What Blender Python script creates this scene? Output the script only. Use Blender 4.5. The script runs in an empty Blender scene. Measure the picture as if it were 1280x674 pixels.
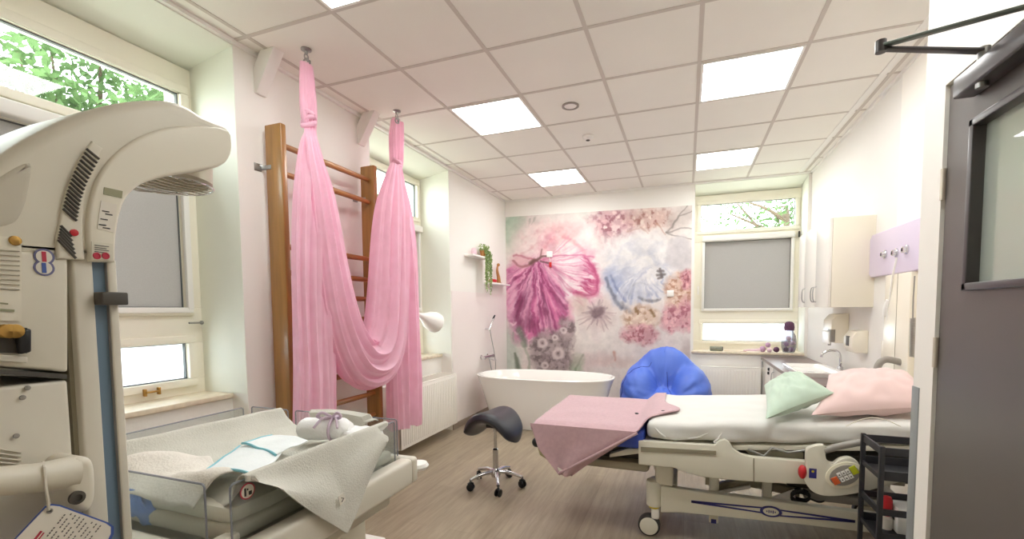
import bpy, bmesh, math, random
import numpy as np
from mathutils import Vector, Matrix, noise

random.seed(7)
PI = math.pi
scn = bpy.context.scene
COL = scn.collection

# ------------------------------------------------------------------ camera calibration (1280 x 674 frame)
FPX, CX, CY = 567.05, 650.75, 419.91
YAW, PITCH, ROLL = 0.350296930, -0.0584702555, -0.00833222203
EYE = 1.35
def _axes():
    cy, sy = math.cos(YAW), math.sin(YAW); cp, sp = math.cos(PITCH), math.sin(PITCH)
    cr, sr = math.cos(ROLL), math.sin(ROLL)
    w = np.array([-sy*cp, cy*cp, sp]); r0 = np.array([cy, sy, 0.0]); u0 = np.cross(r0, w)
    return cr*r0+sr*u0, -sr*r0+cr*u0, w
AR, AU, AW = _axes()
def _ray(a, b): return (a-CX)/FPX*AR-(b-CY)/FPX*AU+AW
def onX(a, b, x): d = _ray(a, b); k = x/d[0]; return Vector((x, d[1]*k, d[2]*k+EYE))
def onY(a, b, y): d = _ray(a, b); k = y/d[1]; return Vector((d[0]*k, y, d[2]*k+EYE))
def onZ(a, b, z): d = _ray(a, b); k = (z-EYE)/d[2]; return Vector((d[0]*k, d[1]*k, z))

cam = bpy.data.cameras.new('camera'); co = bpy.data.objects.new('camera', cam); COL.objects.link(co)
M = Matrix(((AR[0], AU[0], -AW[0], 0), (AR[1], AU[1], -AW[1], 0), (AR[2], AU[2], -AW[2], EYE), (0, 0, 0, 1)))
co.matrix_world = M
cam.sensor_width = 36; cam.lens = FPX*36/1280
cam.shift_x = (640-CX)/1280; cam.shift_y = (CY-337)/1280
cam.clip_start = 0.05; cam.clip_end = 200
scn.camera = co

# ------------------------------------------------------------------ materials
def s2l(c):
    return tuple(((v/255)/12.92 if v/255 <= .04045 else ((v/255+.055)/1.055)**2.4) for v in c)
MATS = {}
def mat(name, rgb, rough=.5, metal=0., nscale=0., namt=.0, bump=0., bscale=60., spec=.5, coat=0., sheen=0., stretch=None):
    if name in MATS: return MATS[name]
    m = bpy.data.materials.new(name); m.use_nodes = True
    nt = m.node_tree; b = nt.nodes['Principled BSDF']
    c = s2l(rgb)
    b.inputs['Base Color'].default_value = (*c, 1)
    b.inputs['Roughness'].default_value = rough
    b.inputs['Metallic'].default_value = metal
    b.inputs['Specular IOR Level'].default_value = spec
    b.inputs['Coat Weight'].default_value = coat
    b.inputs['Sheen Weight'].default_value = sheen
    tc = nt.nodes.new('ShaderNodeTexCoord'); vec = tc.outputs['Object']
    if stretch:
        mp = nt.nodes.new('ShaderNodeMapping'); mp.inputs['Scale'].default_value = stretch
        nt.links.new(vec, mp.inputs['Vector']); vec = mp.outputs['Vector']
    if namt > 0:
        n = nt.nodes.new('ShaderNodeTexNoise'); n.inputs['Scale'].default_value = nscale; n.inputs['Detail'].default_value = 4
        nt.links.new(vec, n.inputs['Vector'])
        r = nt.nodes.new('ShaderNodeValToRGB')
        r.color_ramp.elements[0].position = .3; r.color_ramp.elements[1].position = .7
        r.color_ramp.elements[0].color = (*[v*(1-namt) for v in c], 1)
        r.color_ramp.elements[1].color = (*[min(1, v*(1+namt)) for v in c], 1)
        nt.links.new(n.outputs['Fac'], r.inputs['Fac']); nt.links.new(r.outputs['Color'], b.inputs['Base Color'])
    if bump > 0:
        n2 = nt.nodes.new('ShaderNodeTexNoise'); n2.inputs['Scale'].default_value = bscale; n2.inputs['Detail'].default_value = 3
        nt.links.new(vec, n2.inputs['Vector'])
        bp = nt.nodes.new('ShaderNodeBump'); bp.inputs['Strength'].default_value = bump; bp.inputs['Distance'].default_value = .01
        nt.links.new(n2.outputs['Fac'], bp.inputs['Height']); nt.links.new(bp.outputs['Normal'], b.inputs['Normal'])
    MATS[name] = m
    return m
def thin(name, rgb, transl=.5, rough=1., nscale=0, namt=0, see=0.):
    """cloth or film that lets some light through; see = the share it is open (sheer)"""
    if name in MATS: return MATS[name]
    m = bpy.data.materials.new(name); m.use_nodes = True; nt = m.node_tree
    for n in list(nt.nodes): nt.nodes.remove(n)
    c = (*s2l(rgb), 1)
    o = nt.nodes.new('ShaderNodeOutputMaterial'); d = nt.nodes.new('ShaderNodeBsdfDiffuse'); t = nt.nodes.new('ShaderNodeBsdfTranslucent')
    mx = nt.nodes.new('ShaderNodeMixShader'); mx.inputs[0].default_value = transl
    d.inputs['Color'].default_value = c; t.inputs['Color'].default_value = c
    nt.links.new(d.outputs[0], mx.inputs[1]); nt.links.new(t.outputs[0], mx.inputs[2])
    last = mx
    if namt:
        tc = nt.nodes.new('ShaderNodeTexCoord'); n = nt.nodes.new('ShaderNodeTexNoise'); n.inputs['Scale'].default_value = nscale
        nt.links.new(tc.outputs['Object'], n.inputs['Vector'])
        r = nt.nodes.new('ShaderNodeValToRGB'); r.color_ramp.elements[0].position = .35; r.color_ramp.elements[1].position = .65
        r.color_ramp.elements[0].color = (*[v*(1-namt) for v in c[:3]], 1); r.color_ramp.elements[1].color = (*[min(1, v*(1+namt)) for v in c[:3]], 1)
        nt.links.new(n.outputs['Fac'], r.inputs['Fac']); nt.links.new(r.outputs['Color'], d.inputs['Color']); nt.links.new(r.outputs['Color'], t.inputs['Color'])
    if see:
        tr = nt.nodes.new('ShaderNodeBsdfTransparent'); m2 = nt.nodes.new('ShaderNodeMixShader'); m2.inputs[0].default_value = see
        nt.links.new(mx.outputs[0], m2.inputs[1]); nt.links.new(tr.outputs[0], m2.inputs[2]); last = m2
    nt.links.new(last.outputs[0], o.inputs['Surface'])
    MATS[name] = m
    return m
def glass(name, rgb, refl=.08, rough=.02, body=0.):
    if name in MATS: return MATS[name]
    m = bpy.data.materials.new(name); m.use_nodes = True; nt = m.node_tree
    for n in list(nt.nodes): nt.nodes.remove(n)
    o = nt.nodes.new('ShaderNodeOutputMaterial'); t = nt.nodes.new('ShaderNodeBsdfTransparent'); g = nt.nodes.new('ShaderNodeBsdfGlossy')
    t.inputs['Color'].default_value = (*s2l(rgb), 1); g.inputs['Roughness'].default_value = rough
    f = nt.nodes.new('ShaderNodeLayerWeight'); f.inputs['Blend'].default_value = .15
    ad = nt.nodes.new('ShaderNodeMath'); ad.operation = 'MULTIPLY_ADD'; ad.inputs[1].default_value = .25; ad.inputs[2].default_value = refl*.5
    ad.use_clamp = True
    mx = nt.nodes.new('ShaderNodeMixShader')
    nt.links.new(f.outputs['Facing'], ad.inputs[0]); nt.links.new(ad.outputs[0], mx.inputs[0])
    last = t
    if body:
        d = nt.nodes.new('ShaderNodeBsdfDiffuse'); d.inputs['Color'].default_value = (*s2l(rgb), 1)
        m0 = nt.nodes.new('ShaderNodeMixShader'); m0.inputs[0].default_value = body
        nt.links.new(t.outputs[0], m0.inputs[1]); nt.links.new(d.outputs[0], m0.inputs[2]); last = m0
    nt.links.new(last.outputs[0], mx.inputs[1]); nt.links.new(g.outputs[0], mx.inputs[2])
    nt.links.new(mx.outputs[0], o.inputs['Surface'])
    MATS[name] = m
    return m
def emit(name, rgb, k):
    if name in MATS: return MATS[name]
    m = bpy.data.materials.new(name); m.use_nodes = True; nt = m.node_tree
    b = nt.nodes['Principled BSDF']
    b.inputs['Base Color'].default_value = (.9, .9, .9, 1)
    b.inputs['Emission Color'].default_value = (*s2l(rgb), 1); b.inputs['Emission Strength'].default_value = k
    MATS[name] = m
    return m

WALL = mat('wall_paint', (238, 235, 229), .7, bump=.05, bscale=90, nscale=2, namt=.01)
CREAM = mat('cream_paint', (238, 230, 214), .5, nscale=3, namt=.01)
TRIMW = mat('white_trim', (240, 238, 234), .45, nscale=3, namt=.01)
PVC = mat('window_pvc', (242, 237, 222), .35, nscale=4, namt=.012)
REVEAL = mat('reveal_paint', (236, 238, 228), .7, nscale=3, namt=.01)
SILL = mat('sill_stone', (226, 213, 190), .35, nscale=25, namt=.1)
WOOD = mat('varnished_beech', (160, 116, 58), .35, nscale=5, namt=.2, stretch=(6, 6, .5), coat=.3)
WOODR = mat('varnished_rung', (164, 114, 62), .35, nscale=5, namt=.18, stretch=(6, .5, 6), coat=.3)
CHROME = mat('chrome', (215, 215, 218), .12, 1., nscale=8, namt=.03)
STEEL = mat('brushed_steel', (170, 170, 168), .35, 1., nscale=20, namt=.05)
BLACK = mat('black_plastic', (28, 28, 30), .4, nscale=10, namt=.1)
RUBBER = mat('dark_rubber', (52, 50, 48), .7, nscale=10, namt=.1)
LEATH = mat('black_leatherette', (42, 42, 48), .38, nscale=30, namt=.08, bump=.15, bscale=150)
BEIGE = mat('machine_beige', (218, 212, 196), .4, nscale=3, namt=.015)
BEIGE2 = mat('machine_beige_dark', (194, 187, 170), .45, nscale=3, namt=.02)
OFFW = mat('machine_offwhite', (216, 210, 196), .35, nscale=3, namt=.012)
BEDB = mat('bed_beige', (228, 224, 208), .38, nscale=3, namt=.015)
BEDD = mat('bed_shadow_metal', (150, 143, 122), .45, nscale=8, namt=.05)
DARKG = mat('dark_grey_metal', (78, 74, 68), .5, nscale=8, namt=.06)
GREYP = mat('grey_plastic', (150, 145, 138), .45, nscale=8, namt=.04)
NAVY = mat('navy_print', (50, 50, 125), .4, nscale=8, namt=.03)
RED = mat('red_plastic', (196, 32, 40), .35, nscale=8, namt=.05)
WHITEP = mat('white_plastic', (244, 242, 238), .3, nscale=4, namt=.01)
ENAMEL = mat('white_enamel', (244, 242, 238), .12, nscale=2, namt=.008, coat=.4)
LACQ = mat('white_lacquer', (242, 238, 230), .2, nscale=2, namt=.01)
LACQC = mat('cream_and_lit_lacquer', (242, 235, 218), .25, nscale=2, namt=.01)  # cream fittings, and warm light tinted onto the white wall cabinets
SHEET = mat('white_sheet', (218, 217, 212), .85, nscale=6, namt=.02, bump=.1, bscale=300, sheen=.2)
PINKB = mat('pink_blanket', (196, 162, 168), .95, nscale=40, namt=.06, bump=.3, bscale=350, sheen=.3)
PINKP = mat('pink_cotton', (224, 196, 192), .9, nscale=5, namt=.03, bump=.1, bscale=250, sheen=.2)
GREENP = mat('mint_cotton', (186, 206, 188), .9, nscale=5, namt=.03, bump=.1, bscale=250, sheen=.2)
BLUEN = mat('blue_nylon', (82, 116, 214), .42, nscale=3, namt=.06, bump=.06, bscale=30)
BLUEV = mat('blue_vinyl', (62, 88, 190), .4, nscale=3, namt=.05)
GCLOTH = mat('grey_muslin', (206, 204, 194), .95, nscale=14, namt=.03, bump=.25, bscale=220, sheen=.2)
WCLOTH = mat('white_cotton', (240, 240, 240), .95, nscale=8, namt=.02, bump=.25, bscale=160)
TEAL = mat('teal_edging', (130, 196, 210), .7, nscale=8, namt=.05)
PAD = mat('white_pad', (236, 242, 244), .8, nscale=8, namt=.02, bump=.1, bscale=90)
BLUEC = mat('blue_wrap', (92, 140, 220), .6, nscale=20, namt=.12, bump=.3, bscale=60)
LILAC = mat('lilac_ribbon', (206, 186, 204), .7, nscale=20, namt=.05)
LILACP = mat('lilac_laminate', (222, 210, 230), .3, nscale=3, namt=.015)
DOORM = mat('grey_door_foil', (98, 92, 88), .35, nscale=4, namt=.03)
DOORF = mat('grey_metal_edge', (78, 74, 74), .3, .3, nscale=4, namt=.03)
GUARD = mat('grey_guard', (138, 142, 142), .4, nscale=4, namt=.03)
COUNT = mat('brown_worktop', (126, 108, 106), .3, nscale=20, namt=.12)
PLUM = mat('plum_yarn', (96, 62, 88), .9, nscale=60, namt=.15, bump=.4, bscale=120)
MAUVE = mat('mauve_yarn', (196, 160, 188), .9, nscale=60, namt=.1, bump=.4, bscale=120)
ROSE = mat('rose_yarn', (236, 208, 218), .9, nscale=60, namt=.06, bump=.4, bscale=120)
LEAF = mat('leaf_green', (120, 150, 84), .6, nscale=20, namt=.2)
LEAF2 = mat('pale_leaf', (150, 172, 110), .6, nscale=20, namt=.2)
BRASS = mat('brass', (190, 150, 84), .3, 1., nscale=8, namt=.05)
GOLDW = mat('ochre_wood', (176, 120, 66), .5, nscale=12, namt=.15)
CARTB = mat('black_powder_coat', (40, 40, 44), .45, nscale=10, namt=.08)
PAPER = mat('paper_card', (228, 222, 210), .6, nscale=5, namt=.01)
INK = mat('grey_ink', (120, 116, 112), .7, nscale=9, namt=.02)
DINK = mat('dark_ink', (64, 62, 62), .7, nscale=9, namt=.02)
REDINK = mat('red_ink', (190, 60, 80), .7, nscale=9, namt=.02)
BLUEINK = mat('blue_ink', (70, 96, 170), .6, nscale=9, namt=.02)
BLUESTR = mat('blue_grey_strip', (112, 134, 154), .4, nscale=4, namt=.03)
GREENL = mat('olive_label', (150, 150, 120), .6, nscale=9, namt=.05)
PLEXI = glass('clear_acrylic', (244, 247, 247), .05, .02, .05)
PLEXE = glass('acrylic_edge', (186, 188, 198), .05, .1, .55)
PANE = glass('window_glass', (240, 245, 242), .05)
DGLASS = glass('door_glass', (214, 220, 212), .10, .02, .45)
JARG = glass('jar_glass', (205, 205, 212), .10, .03, .12)
FROST = thin('frosted_film', (240, 246, 250), .75)
BLIND = thin('grey_blind_fabric', (186, 182, 180), .3, nscale=220, namt=.03)
SILK = thin('pink_silk', (254, 216, 232), .42, nscale=9, namt=.04)
YEL = mat('yellow_band', (225, 205, 60), .5, nscale=5, namt=.03)
LIME = mat('lime_key', (200, 205, 40), .45, nscale=5, namt=.02)
ORANGE = mat('orange_key', (222, 100, 50), .45, nscale=5, namt=.02)

# ------------------------------------------------------------------ mesh helpers
class MB:
    def __init__(s): s.bm = bmesh.new()
    def add(s, verts, faces):
        vs = [s.bm.verts.new(v) for v in verts]
        for f in faces:
            try: s.bm.faces.new([vs[i] for i in f])
            except ValueError: pass
        return s
    def box(s, x0, x1, y0, y1, z0, z1, bev=0.):
        a = [(x0, y0, z0), (x1, y0, z0), (x1, y1, z0), (x0, y1, z0), (x0, y0, z1), (x1, y0, z1), (x1, y1, z1), (x0, y1, z1)]
        f = [(0, 3, 2, 1), (4, 5, 6, 7), (0, 1, 5, 4), (1, 2, 6, 5), (2, 3, 7, 6), (3, 0, 4, 7)]
        if not bev: return s.add(a, f)
        t = bmesh.new(); vs = [t.verts.new(v) for v in a]
        for q in f: t.faces.new([vs[i] for i in q])
        bmesh.ops.bevel(t, geom=list(t.edges), offset=bev, segments=3, affect='EDGES', profile=.5)
        return s.merge(t)
    def merge(s, t):
        t.verts.index_update()
        s.add([v.co.copy() for v in t.verts], [[v.index for v in f.verts] for f in t.faces]); t.free()
        return s
    def prism(s, pts, d, bev=0.):
        """closed 3D polygon pts pushed along vector d"""
        d = Vector(d); n = len(pts); P = [Vector(p) for p in pts]
        t = bmesh.new(); a = [t.verts.new(p) for p in P]; b = [t.verts.new(p+d) for p in P]
        t.faces.new(a); t.faces.new(b[::-1])
        for i in range(n): t.faces.new([a[i], b[i], b[(i+1) % n], a[(i+1) % n]])
        bmesh.ops.recalc_face_normals(t, faces=list(t.faces))
        if bev: bmesh.ops.bevel(t, geom=list(t.edges), offset=bev, segments=3, affect='EDGES', profile=.5, clamp_overlap=True)
        return s.merge(t)
    def tube(s, pts, r, n=12, caps=True):
        P = [Vector(p) for p in pts]; R = r if isinstance(r, (list, tuple)) else [r]*len(P)
        vs = []; fs = []; prev = None
        for i, p in enumerate(P):
            t = (P[min(i+1, len(P)-1)]-P[max(i-1, 0)]).normalized()
            if prev is None:
                a = Vector((0, 0, 1)) if abs(t.z) < .9 else Vector((1, 0, 0)); u = t.cross(a).normalized()
            else: u = (prev-t*prev.dot(t)).normalized()
            prev = u; v = t.cross(u)
            for k in range(n):
                an = 2*PI*k/n; vs.append(p+(u*math.cos(an)+v*math.sin(an))*R[i])
        for i in range(len(P)-1):
            for k in range(n):
                a = i*n+k; b = i*n+(k+1) % n; fs.append((a, b, b+n, a+n))
        if caps: fs += [tuple(range(n))[::-1], tuple(range((len(P)-1)*n, len(P)*n))]
        return s.add(vs, fs)
    def cyl(s, p, q, r, n=24): return s.tube([p, q], r, n)
    def lathe(s, c, prof, n=32, ax=(0, 0, 1), sx=1., sy=1.):
        """prof: (radius, height) pairs turned about the axis ax through c"""
        c = Vector(c); q = Vector(ax).normalized().to_track_quat('Z', 'Y') if tuple(ax) != (0, 0, 1) else None
        vs = []; fs = []
        for r, h in prof:
            for k in range(n):
                p = Vector((r*math.cos(2*PI*k/n)*sx, r*math.sin(2*PI*k/n)*sy, h))
                vs.append(c+(q @ p if q else p))
        for i in range(len(prof)-1):
            for k in range(n):
                a = i*n+k; b = i*n+(k+1) % n; fs.append((a, b, b+n, a+n))
        if prof[0][0] > 1e-4: fs.append(tuple(range(n))[::-1])
        if prof[-1][0] > 1e-4: fs.append(tuple(range((len(prof)-1)*n, len(prof)*n)))
        return s.add(vs, fs)
    def ball(s, c, r, n=20, sx=1, sy=1, sz=1):
        pr = [(r*math.sin(PI*i/(n//2)), -r*math.cos(PI*i/(n//2))*sz) for i in range(n//2+1)]
        pr[0] = (0.0001, pr[0][1]); pr[-1] = (0.0001, pr[-1][1])
        return s.lathe(c, pr, n, sx=sx, sy=sy)
    def grid(s, fn, nu, nv, wrapu=False):
        vs = [fn(i/(nu if wrapu else nu-1), j/(nv-1)) for j in range(nv) for i in range(nu)]
        fs = []
        for j in range(nv-1):
            for i in range(nu if wrapu else nu-1):
                a = j*nu+i; b = j*nu+(i+1) % nu; fs.append((a, b, b+nu, a+nu))
        return s.add(vs, fs)
    def build(s, name, m, parent=None, smooth=True, solid=0., sub=0, weld=True, flat=False):
        if weld: bmesh.ops.remove_doubles(s.bm, verts=list(s.bm.verts), dist=1e-5)
        bmesh.ops.recalc_face_normals(s.bm, faces=list(s.bm.faces))
        me = bpy.data.meshes.new(name); s.bm.to_mesh(me); s.bm.free()
        for mm in (m if isinstance(m, (list, tuple)) else [m]): me.materials.append(mm)
        if smooth and not flat:
            me.polygons.foreach_set('use_smooth', [True]*len(me.polygons))
            try: me.set_sharp_from_angle(angle=math.radians(38))
            except Exception: pass
        o = bpy.data.objects.new(name, me); COL.objects.link(o)
        if parent is not None:
            o.parent = parent
            off = Vector((0, 0, 0)); p = parent
            while p is not None: off += p.location; p = p.parent
            o.location = -off
        if solid:
            md = o.modifiers.new('thickness', 'SOLIDIFY'); md.thickness = solid; md.offset = 0
        if sub:
            md = o.modifiers.new('smooth', 'SUBSURF'); md.levels = sub; md.render_levels = sub
        return o
def thing(name, label, cat, loc=(0, 0, 0), group=None):
    o = bpy.data.objects.new(name, None); COL.objects.link(o); o.location = loc; o.empty_display_size = .1
    o['label'] = label; o['category'] = cat
    if group: o['group'] = group
    return o
def tag(o, label, cat, group=None):
    o['label'] = label; o['category'] = cat
    if group: o['group'] = group
    return o
def struct(o): o['kind'] = 'structure'; return o
def nz(x, y, z=0., s=1.): return noise.noise(Vector((x*s, y*s, z*s)))
def catmull(P, k=8):
    P = [np.array(p, float) for p in P]; out = []
    Q = [2*P[0]-P[1]]+P+[2*P[-1]-P[-2]]
    for i in range(1, len(Q)-2):
        a, b, c, d = Q[i-1:i+3]
        for j in range(k):
            t = j/k
            out.append(.5*((2*b)+(-a+c)*t+(2*a-5*b+4*c-d)*t*t+(-a+3*b-3*c+d)*t**3))
    out.append(P[-1]); return out
def softbox(x0, x1, y0, y1, z0, z1, r, nx=24, ny=16, nz_=8, amp=0., sc=4., seed=0., dirz=1.):
    t = bmesh.new()
    c = Vector(((x0+x1)/2, (y0+y1)/2, (z0+z1)/2)); h = Vector(((x1-x0)/2, (y1-y0)/2, (z1-z0)/2))
    vmap = {}
    def V(i, j, k):
        key = (i, j, k)
        if key not in vmap:
            p = Vector(((2*i/nx-1)*h.x, (2*j/ny-1)*h.y, (2*k/nz_-1)*h.z))
            q = Vector([max(-(h[a]-r), min(h[a]-r, p[a])) for a in range(3)]); d = p-q
            if d.length > 1e-6: p = q+d.normalized()*r
            if amp:
                e = d.normalized() if d.length > 1e-6 else Vector((0, 0, 1))
                p += e*(noise.noise((p+c)*sc+Vector((seed, 0, 0)))+.5*noise.noise((p+c)*sc*2.3+Vector((seed, 5, 0))))*amp
            vmap[key] = t.verts.new(p+c)
        return vmap[key]
    for i in range(nx):
        for j in range(ny):
            for k in (0, nz_): t.faces.new([V(i, j, k), V(i+1, j, k), V(i+1, j+1, k), V(i, j+1, k)])
    for i in range(nx):
        for k in range(nz_):
            for j in (0, ny): t.faces.new([V(i, j, k), V(i+1, j, k), V(i+1, j, k+1), V(i, j, k+1)])
    for j in range(ny):
        for k in range(nz_):
            for i in (0, nx): t.faces.new([V(i, j, k), V(i, j+1, k), V(i, j+1, k+1), V(i, j, k+1)])
    b = MB(); b.merge(t); return b

# ------------------------------------------------------------------ room
ZC = 2.895; XL = -2.45; YB = 6.10; XR = 1.33
GX0, GY0, GS = -1.7416, 1.9606, .6021
YN = -1.8                       # wall behind the camera
# floor material: vinyl planks running down the room
def floor_mat():
    m = bpy.data.materials.new('vinyl_planks'); m.use_nodes = True; nt = m.node_tree; b = nt.nodes['Principled BSDF']
    tc = nt.nodes.new('ShaderNodeTexCoord'); mp = nt.nodes.new('ShaderNodeMapping')
    mp.inputs['Rotation'].default_value = (0, 0, PI/2)
    nt.links.new(tc.outputs['Object'], mp.inputs['Vector'])
    br = nt.nodes.new('ShaderNodeTexBrick'); br.inputs['Scale'].default_value = 1; br.inputs['Brick Width'].default_value = 1.2
    br.inputs['Row Height'].default_value = .15; br.inputs['Mortar Size'].default_value = .0012; br.inputs['Mortar Smooth'].default_value = .3
    br.inputs['Color1'].default_value = (*s2l((164, 150, 130)), 1); br.inputs['Color2'].default_value = (*s2l((153, 139, 119)), 1)
    br.inputs['Mortar'].default_value = (*s2l((134, 121, 108)), 1)
    nt.links.new(mp.outputs['Vector'], br.inputs['Vector'])
    m2 = nt.nodes.new('ShaderNodeMapping'); m2.inputs['Scale'].default_value = (14, 1.2, 1); nt.links.new(tc.outputs['Object'], m2.inputs['Vector'])
    n = nt.nodes.new('ShaderNodeTexNoise'); n.inputs['Scale'].default_value = 2.2; n.inputs['Detail'].default_value = 6; n.inputs['Roughness'].default_value = .65
    nt.links.new(m2.outputs['Vector'], n.inputs['Vector'])
    rp = nt.nodes.new('ShaderNodeValToRGB'); rp.color_ramp.elements[0].position = .3; rp.color_ramp.elements[1].position = .72
    rp.color_ramp.elements[0].color = (.74, .73, .71, 1); rp.color_ramp.elements[1].color = (1.14, 1.13, 1.10, 1)
    nt.links.new(n.outputs['Fac'], rp.inputs['Fac'])
    mx = nt.nodes.new('ShaderNodeMix'); mx.data_type = 'RGBA'; mx.blend_type = 'MULTIPLY'; mx.inputs[0].default_value = 1
    nt.links.new(br.outputs['Color'], mx.inputs[6]); nt.links.new(rp.outputs['Color'], mx.inputs[7])
    nt.links.new(mx.outputs[2], b.inputs['Base Color'])
    b.inputs['Roughness'].default_value = .42
    return m
FLOORM = floor_mat()
struct(MB().box(-3.2, 2.3, YN-.2, 6.9, -.1, 0).build('floor', FLOORM))
# ceiling: board tiles with a T-bar grid
TILE = mat('ceiling_tile', (240, 237, 230), .85, nscale=3, namt=.012)
TBAR = mat('ceiling_tbar', (210, 203, 196), .95, nscale=8, namt=.01, spec=0)
ceil = struct(MB().box(XL-.02, 2.3, YN-.2, YB+.02, ZC, ZC+.1).build('ceiling', TILE))
g = MB()
for i in range(-1, 8):
    x = GX0+i*.6
    if x < 2.2: g.box(x-.012, x+.012, YN, YB, ZC-.003, ZC+.001)
for j in range(-7, 8):
    y = GY0+j*GS
    if YN < y < YB: g.box(XL, 2.2, y-.012, y+.012, ZC-.0032, ZC+.001)
g.build('grid_trim', TBAR, ceil, smooth=False)
tr = MB(); tr.box(XL, XL+.022, YN, YB, ZC-.022, ZC-.001); tr.box(XR-.022, XR, 2.03, YB, ZC-.022, ZC-.001); tr.box(XL, XR, YB-.022, YB, ZC-.022, ZC-.001)
tr.box(XR-.14, XR-.10, 2.03, YB, ZC-.006, ZC-.001)
struct(tr.build('trim_1', TRIMW, smooth=False))

# left wall: piers, niches for two windows
SO = 2.865                                  # soffit edge
W1 = (.35, 1.96); W2 = (3.14, 4.46)
XF = -2.84                                  # window frame plane
b = MB()
b.box(XL-.6, XL, YN-.2, W1[0], 0, ZC+.1); b.box(XL-.6, XL, W1[1], W2[0], 0, ZC+.1); b.box(XL-.6, XL, W2[1], YB+.6, 0, ZC+.1)
for (a, c) in (W1, W2):
    b.box(XL-.6, XL-.13, a, c, 0, .83)       # under the sill, set back
struct(b.build('wall_left', WALL, smooth=False))
b = MB()
for (a, c) in (W1, W2):
    b.prism([(XL, a, SO), (XL, c, SO), (XF-.05, c, 2.785), (XF-.05, a, 2.785)], (0, 0, .25))
    # paint skin on the two reveals
    b.box(XF-.02, XL-.001, a-.001, a+.003, .86, 2.9); b.box(XF-.02, XL-.001, c-.003, c+.001, .86, 2.9)
struct(b.build('wall_reveal', REVEAL, smooth=False))
struct(MB().box(XL, XL+.012, YN, W1[0], 0, .07).box(XL, XL+.012, W1[1], W2[0], 0, .07).box(XL, XL+.012, W2[1], YB, 0, .07).build('baseboard_left', mat('grey_base', (150, 136, 122), .5, nscale=3, namt=.03), smooth=False))
# glossy washable panel on the left wall by the bath
struct(MB().box(XL, XL+.006, W2[1]+.02, YB, .07, 1.56).build('trim_2', mat('wall_gloss', (238, 230, 226), .3, nscale=2, namt=.01), smooth=False))

def window(name, P, wdir, w0, w1, zt, zb, panes, nrm):
    """P(s, d, z): s along the wall, d into the room; panes = (s0, s1, z0, z1, kind)"""
    f = MB()
    def bx(mb, s0, s1, d0, d1, z0, z1, bev=.004):
        a = P(s0, d0, z0); c = P(s1, d1, z1)
        mb.box(min(a[0], c[0]), max(a[0], c[0]), min(a[1], c[1]), max(a[1], c[1]), z0, z1, bev); return mb
    root = None
    zs = sorted(set([p[2] for p in panes]+[p[3] for p in panes]))
    # outer frame: fill between panes
    pan = sorted(panes, key=lambda p: p[2])
    cuts = [zb]+[v for p in pan for v in (p[2], p[3])]+[zt]
    for k in range(0, len(cuts), 2): bx(f, w0, w1, -.04, .03, cuts[k], cuts[k+1])
    for p in pan:
        bx(f, w0, p[0], -.04, .03, p[2], p[3]); bx(f, p[1], w1, -.04, .03, p[2], p[3])
    root = struct(f.build(name, PVC))
    fr = MB()
    for p in pan:   # sash profile standing proud round each pane
        t = .045
        d1 = .052
        bx(fr, p[0]-t, p[1]+t, .03, d1, p[3], p[3]+t, .006); bx(fr, p[0]-t, p[1]+t, .03, d1, p[2]-t, p[2], .006)
        bx(fr, p[0]-t, p[0], .03, d1, p[2], p[3], .006); bx(fr, p[1], p[1]+t, .03, d1, p[2], p[3], .006)
    fr.build('window_frame', PVC, root)
    sl = MB()
    for p in pan:
        t = .006; d1 = .02
        bx(sl, p[0], p[1], .0, d1, p[3]-t, p[3], 0); bx(sl, p[0], p[1], .0, d1, p[2], p[2]+t, 0)
        bx(sl, p[0], p[0]+t, .0, d1, p[2], p[3], 0); bx(sl, p[1]-t, p[1], .0, d1, p[2], p[3], 0)
    sl.build('gasket', mat('grey_gasket', (96, 100, 100), .6, nscale=5, namt=.02), root, smooth=False)
    for p in pan:
        if p[4] == 'blind':
            q = MB(); bx(q, p[0], p[1], .012, .014, p[2], p[3], 0); q.build('roller_blind', BLIND, root, smooth=False)
            q = MB(); bx(q, p[0]-.03, p[1]+.03, .045, .105, p[3]+.0, p[3]+.07, .012)
            bx(q, p[0]-.03, p[0]+.002, .045, .07, p[2]-.01, p[3], .004); bx(q, p[1]-.002, p[1]+.03, .045, .07, p[2]-.01, p[3], .004)
            bx(q, p[0]-.03, p[1]+.03, .045, .066, p[2]-.03, p[2]+.002, .004)
            q.build('blind_box', TRIMW, root)
        q = MB(); bx(q, p[0], p[1], -.012, -.008, p[2], p[3], 0)
        q.build('window_pane', FROST if p[4] == 'frost' else PANE, root, smooth=False)
    return root, bx
def PL(s, d, z): return (XF+d, s, z)
w, bx = window('window_1', PL, 'y', W1[0], W1[1], 2.79, .85,
    [(W1[0]+.09, 1.885, 2.335, 2.63, 'clear'), (W1[0]+.09, 1.86, 1.375, 2.20, 'blind'), (W1[0]+.09, 1.86, .95, 1.165, 'frost')], 1)
h = MB(); bx(h, 1.60, 1.68, .052, .075, .905, .915, .003); bx(h, 1.60, 1.61, .05, .075, .89, .93, .003); bx(h, 1.67, 1.68, .05, .075, .89, .93, .003)
h.build('window_latch', BRASS, w)
h = MB(); h.cyl(PL(1.86, .06, 1.285), PL(1.93, .06, 1.285), .006); h.ball(PL(1.935, .06, 1.285), .012); h.build('window_hinge', STEEL, w)
w, bx = window('window_2', PL, 'y', W2[0], W2[1], 2.79, .85,
    [(W2[0]+.09, 4.37, 2.365, 2.72, 'clear'), (W2[0]+.09, 4.36, 1.375, 2.20, 'blind'), (W2[0]+.09, 4.36, .95, 1.165, 'frost')], 1)
def sill(n, x0, x1, y0, y1, z, rx):
    o = MB().box(x0, x1, y0, y1, z-.03, z, .006).build(n, SILL); return struct(o)
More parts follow.
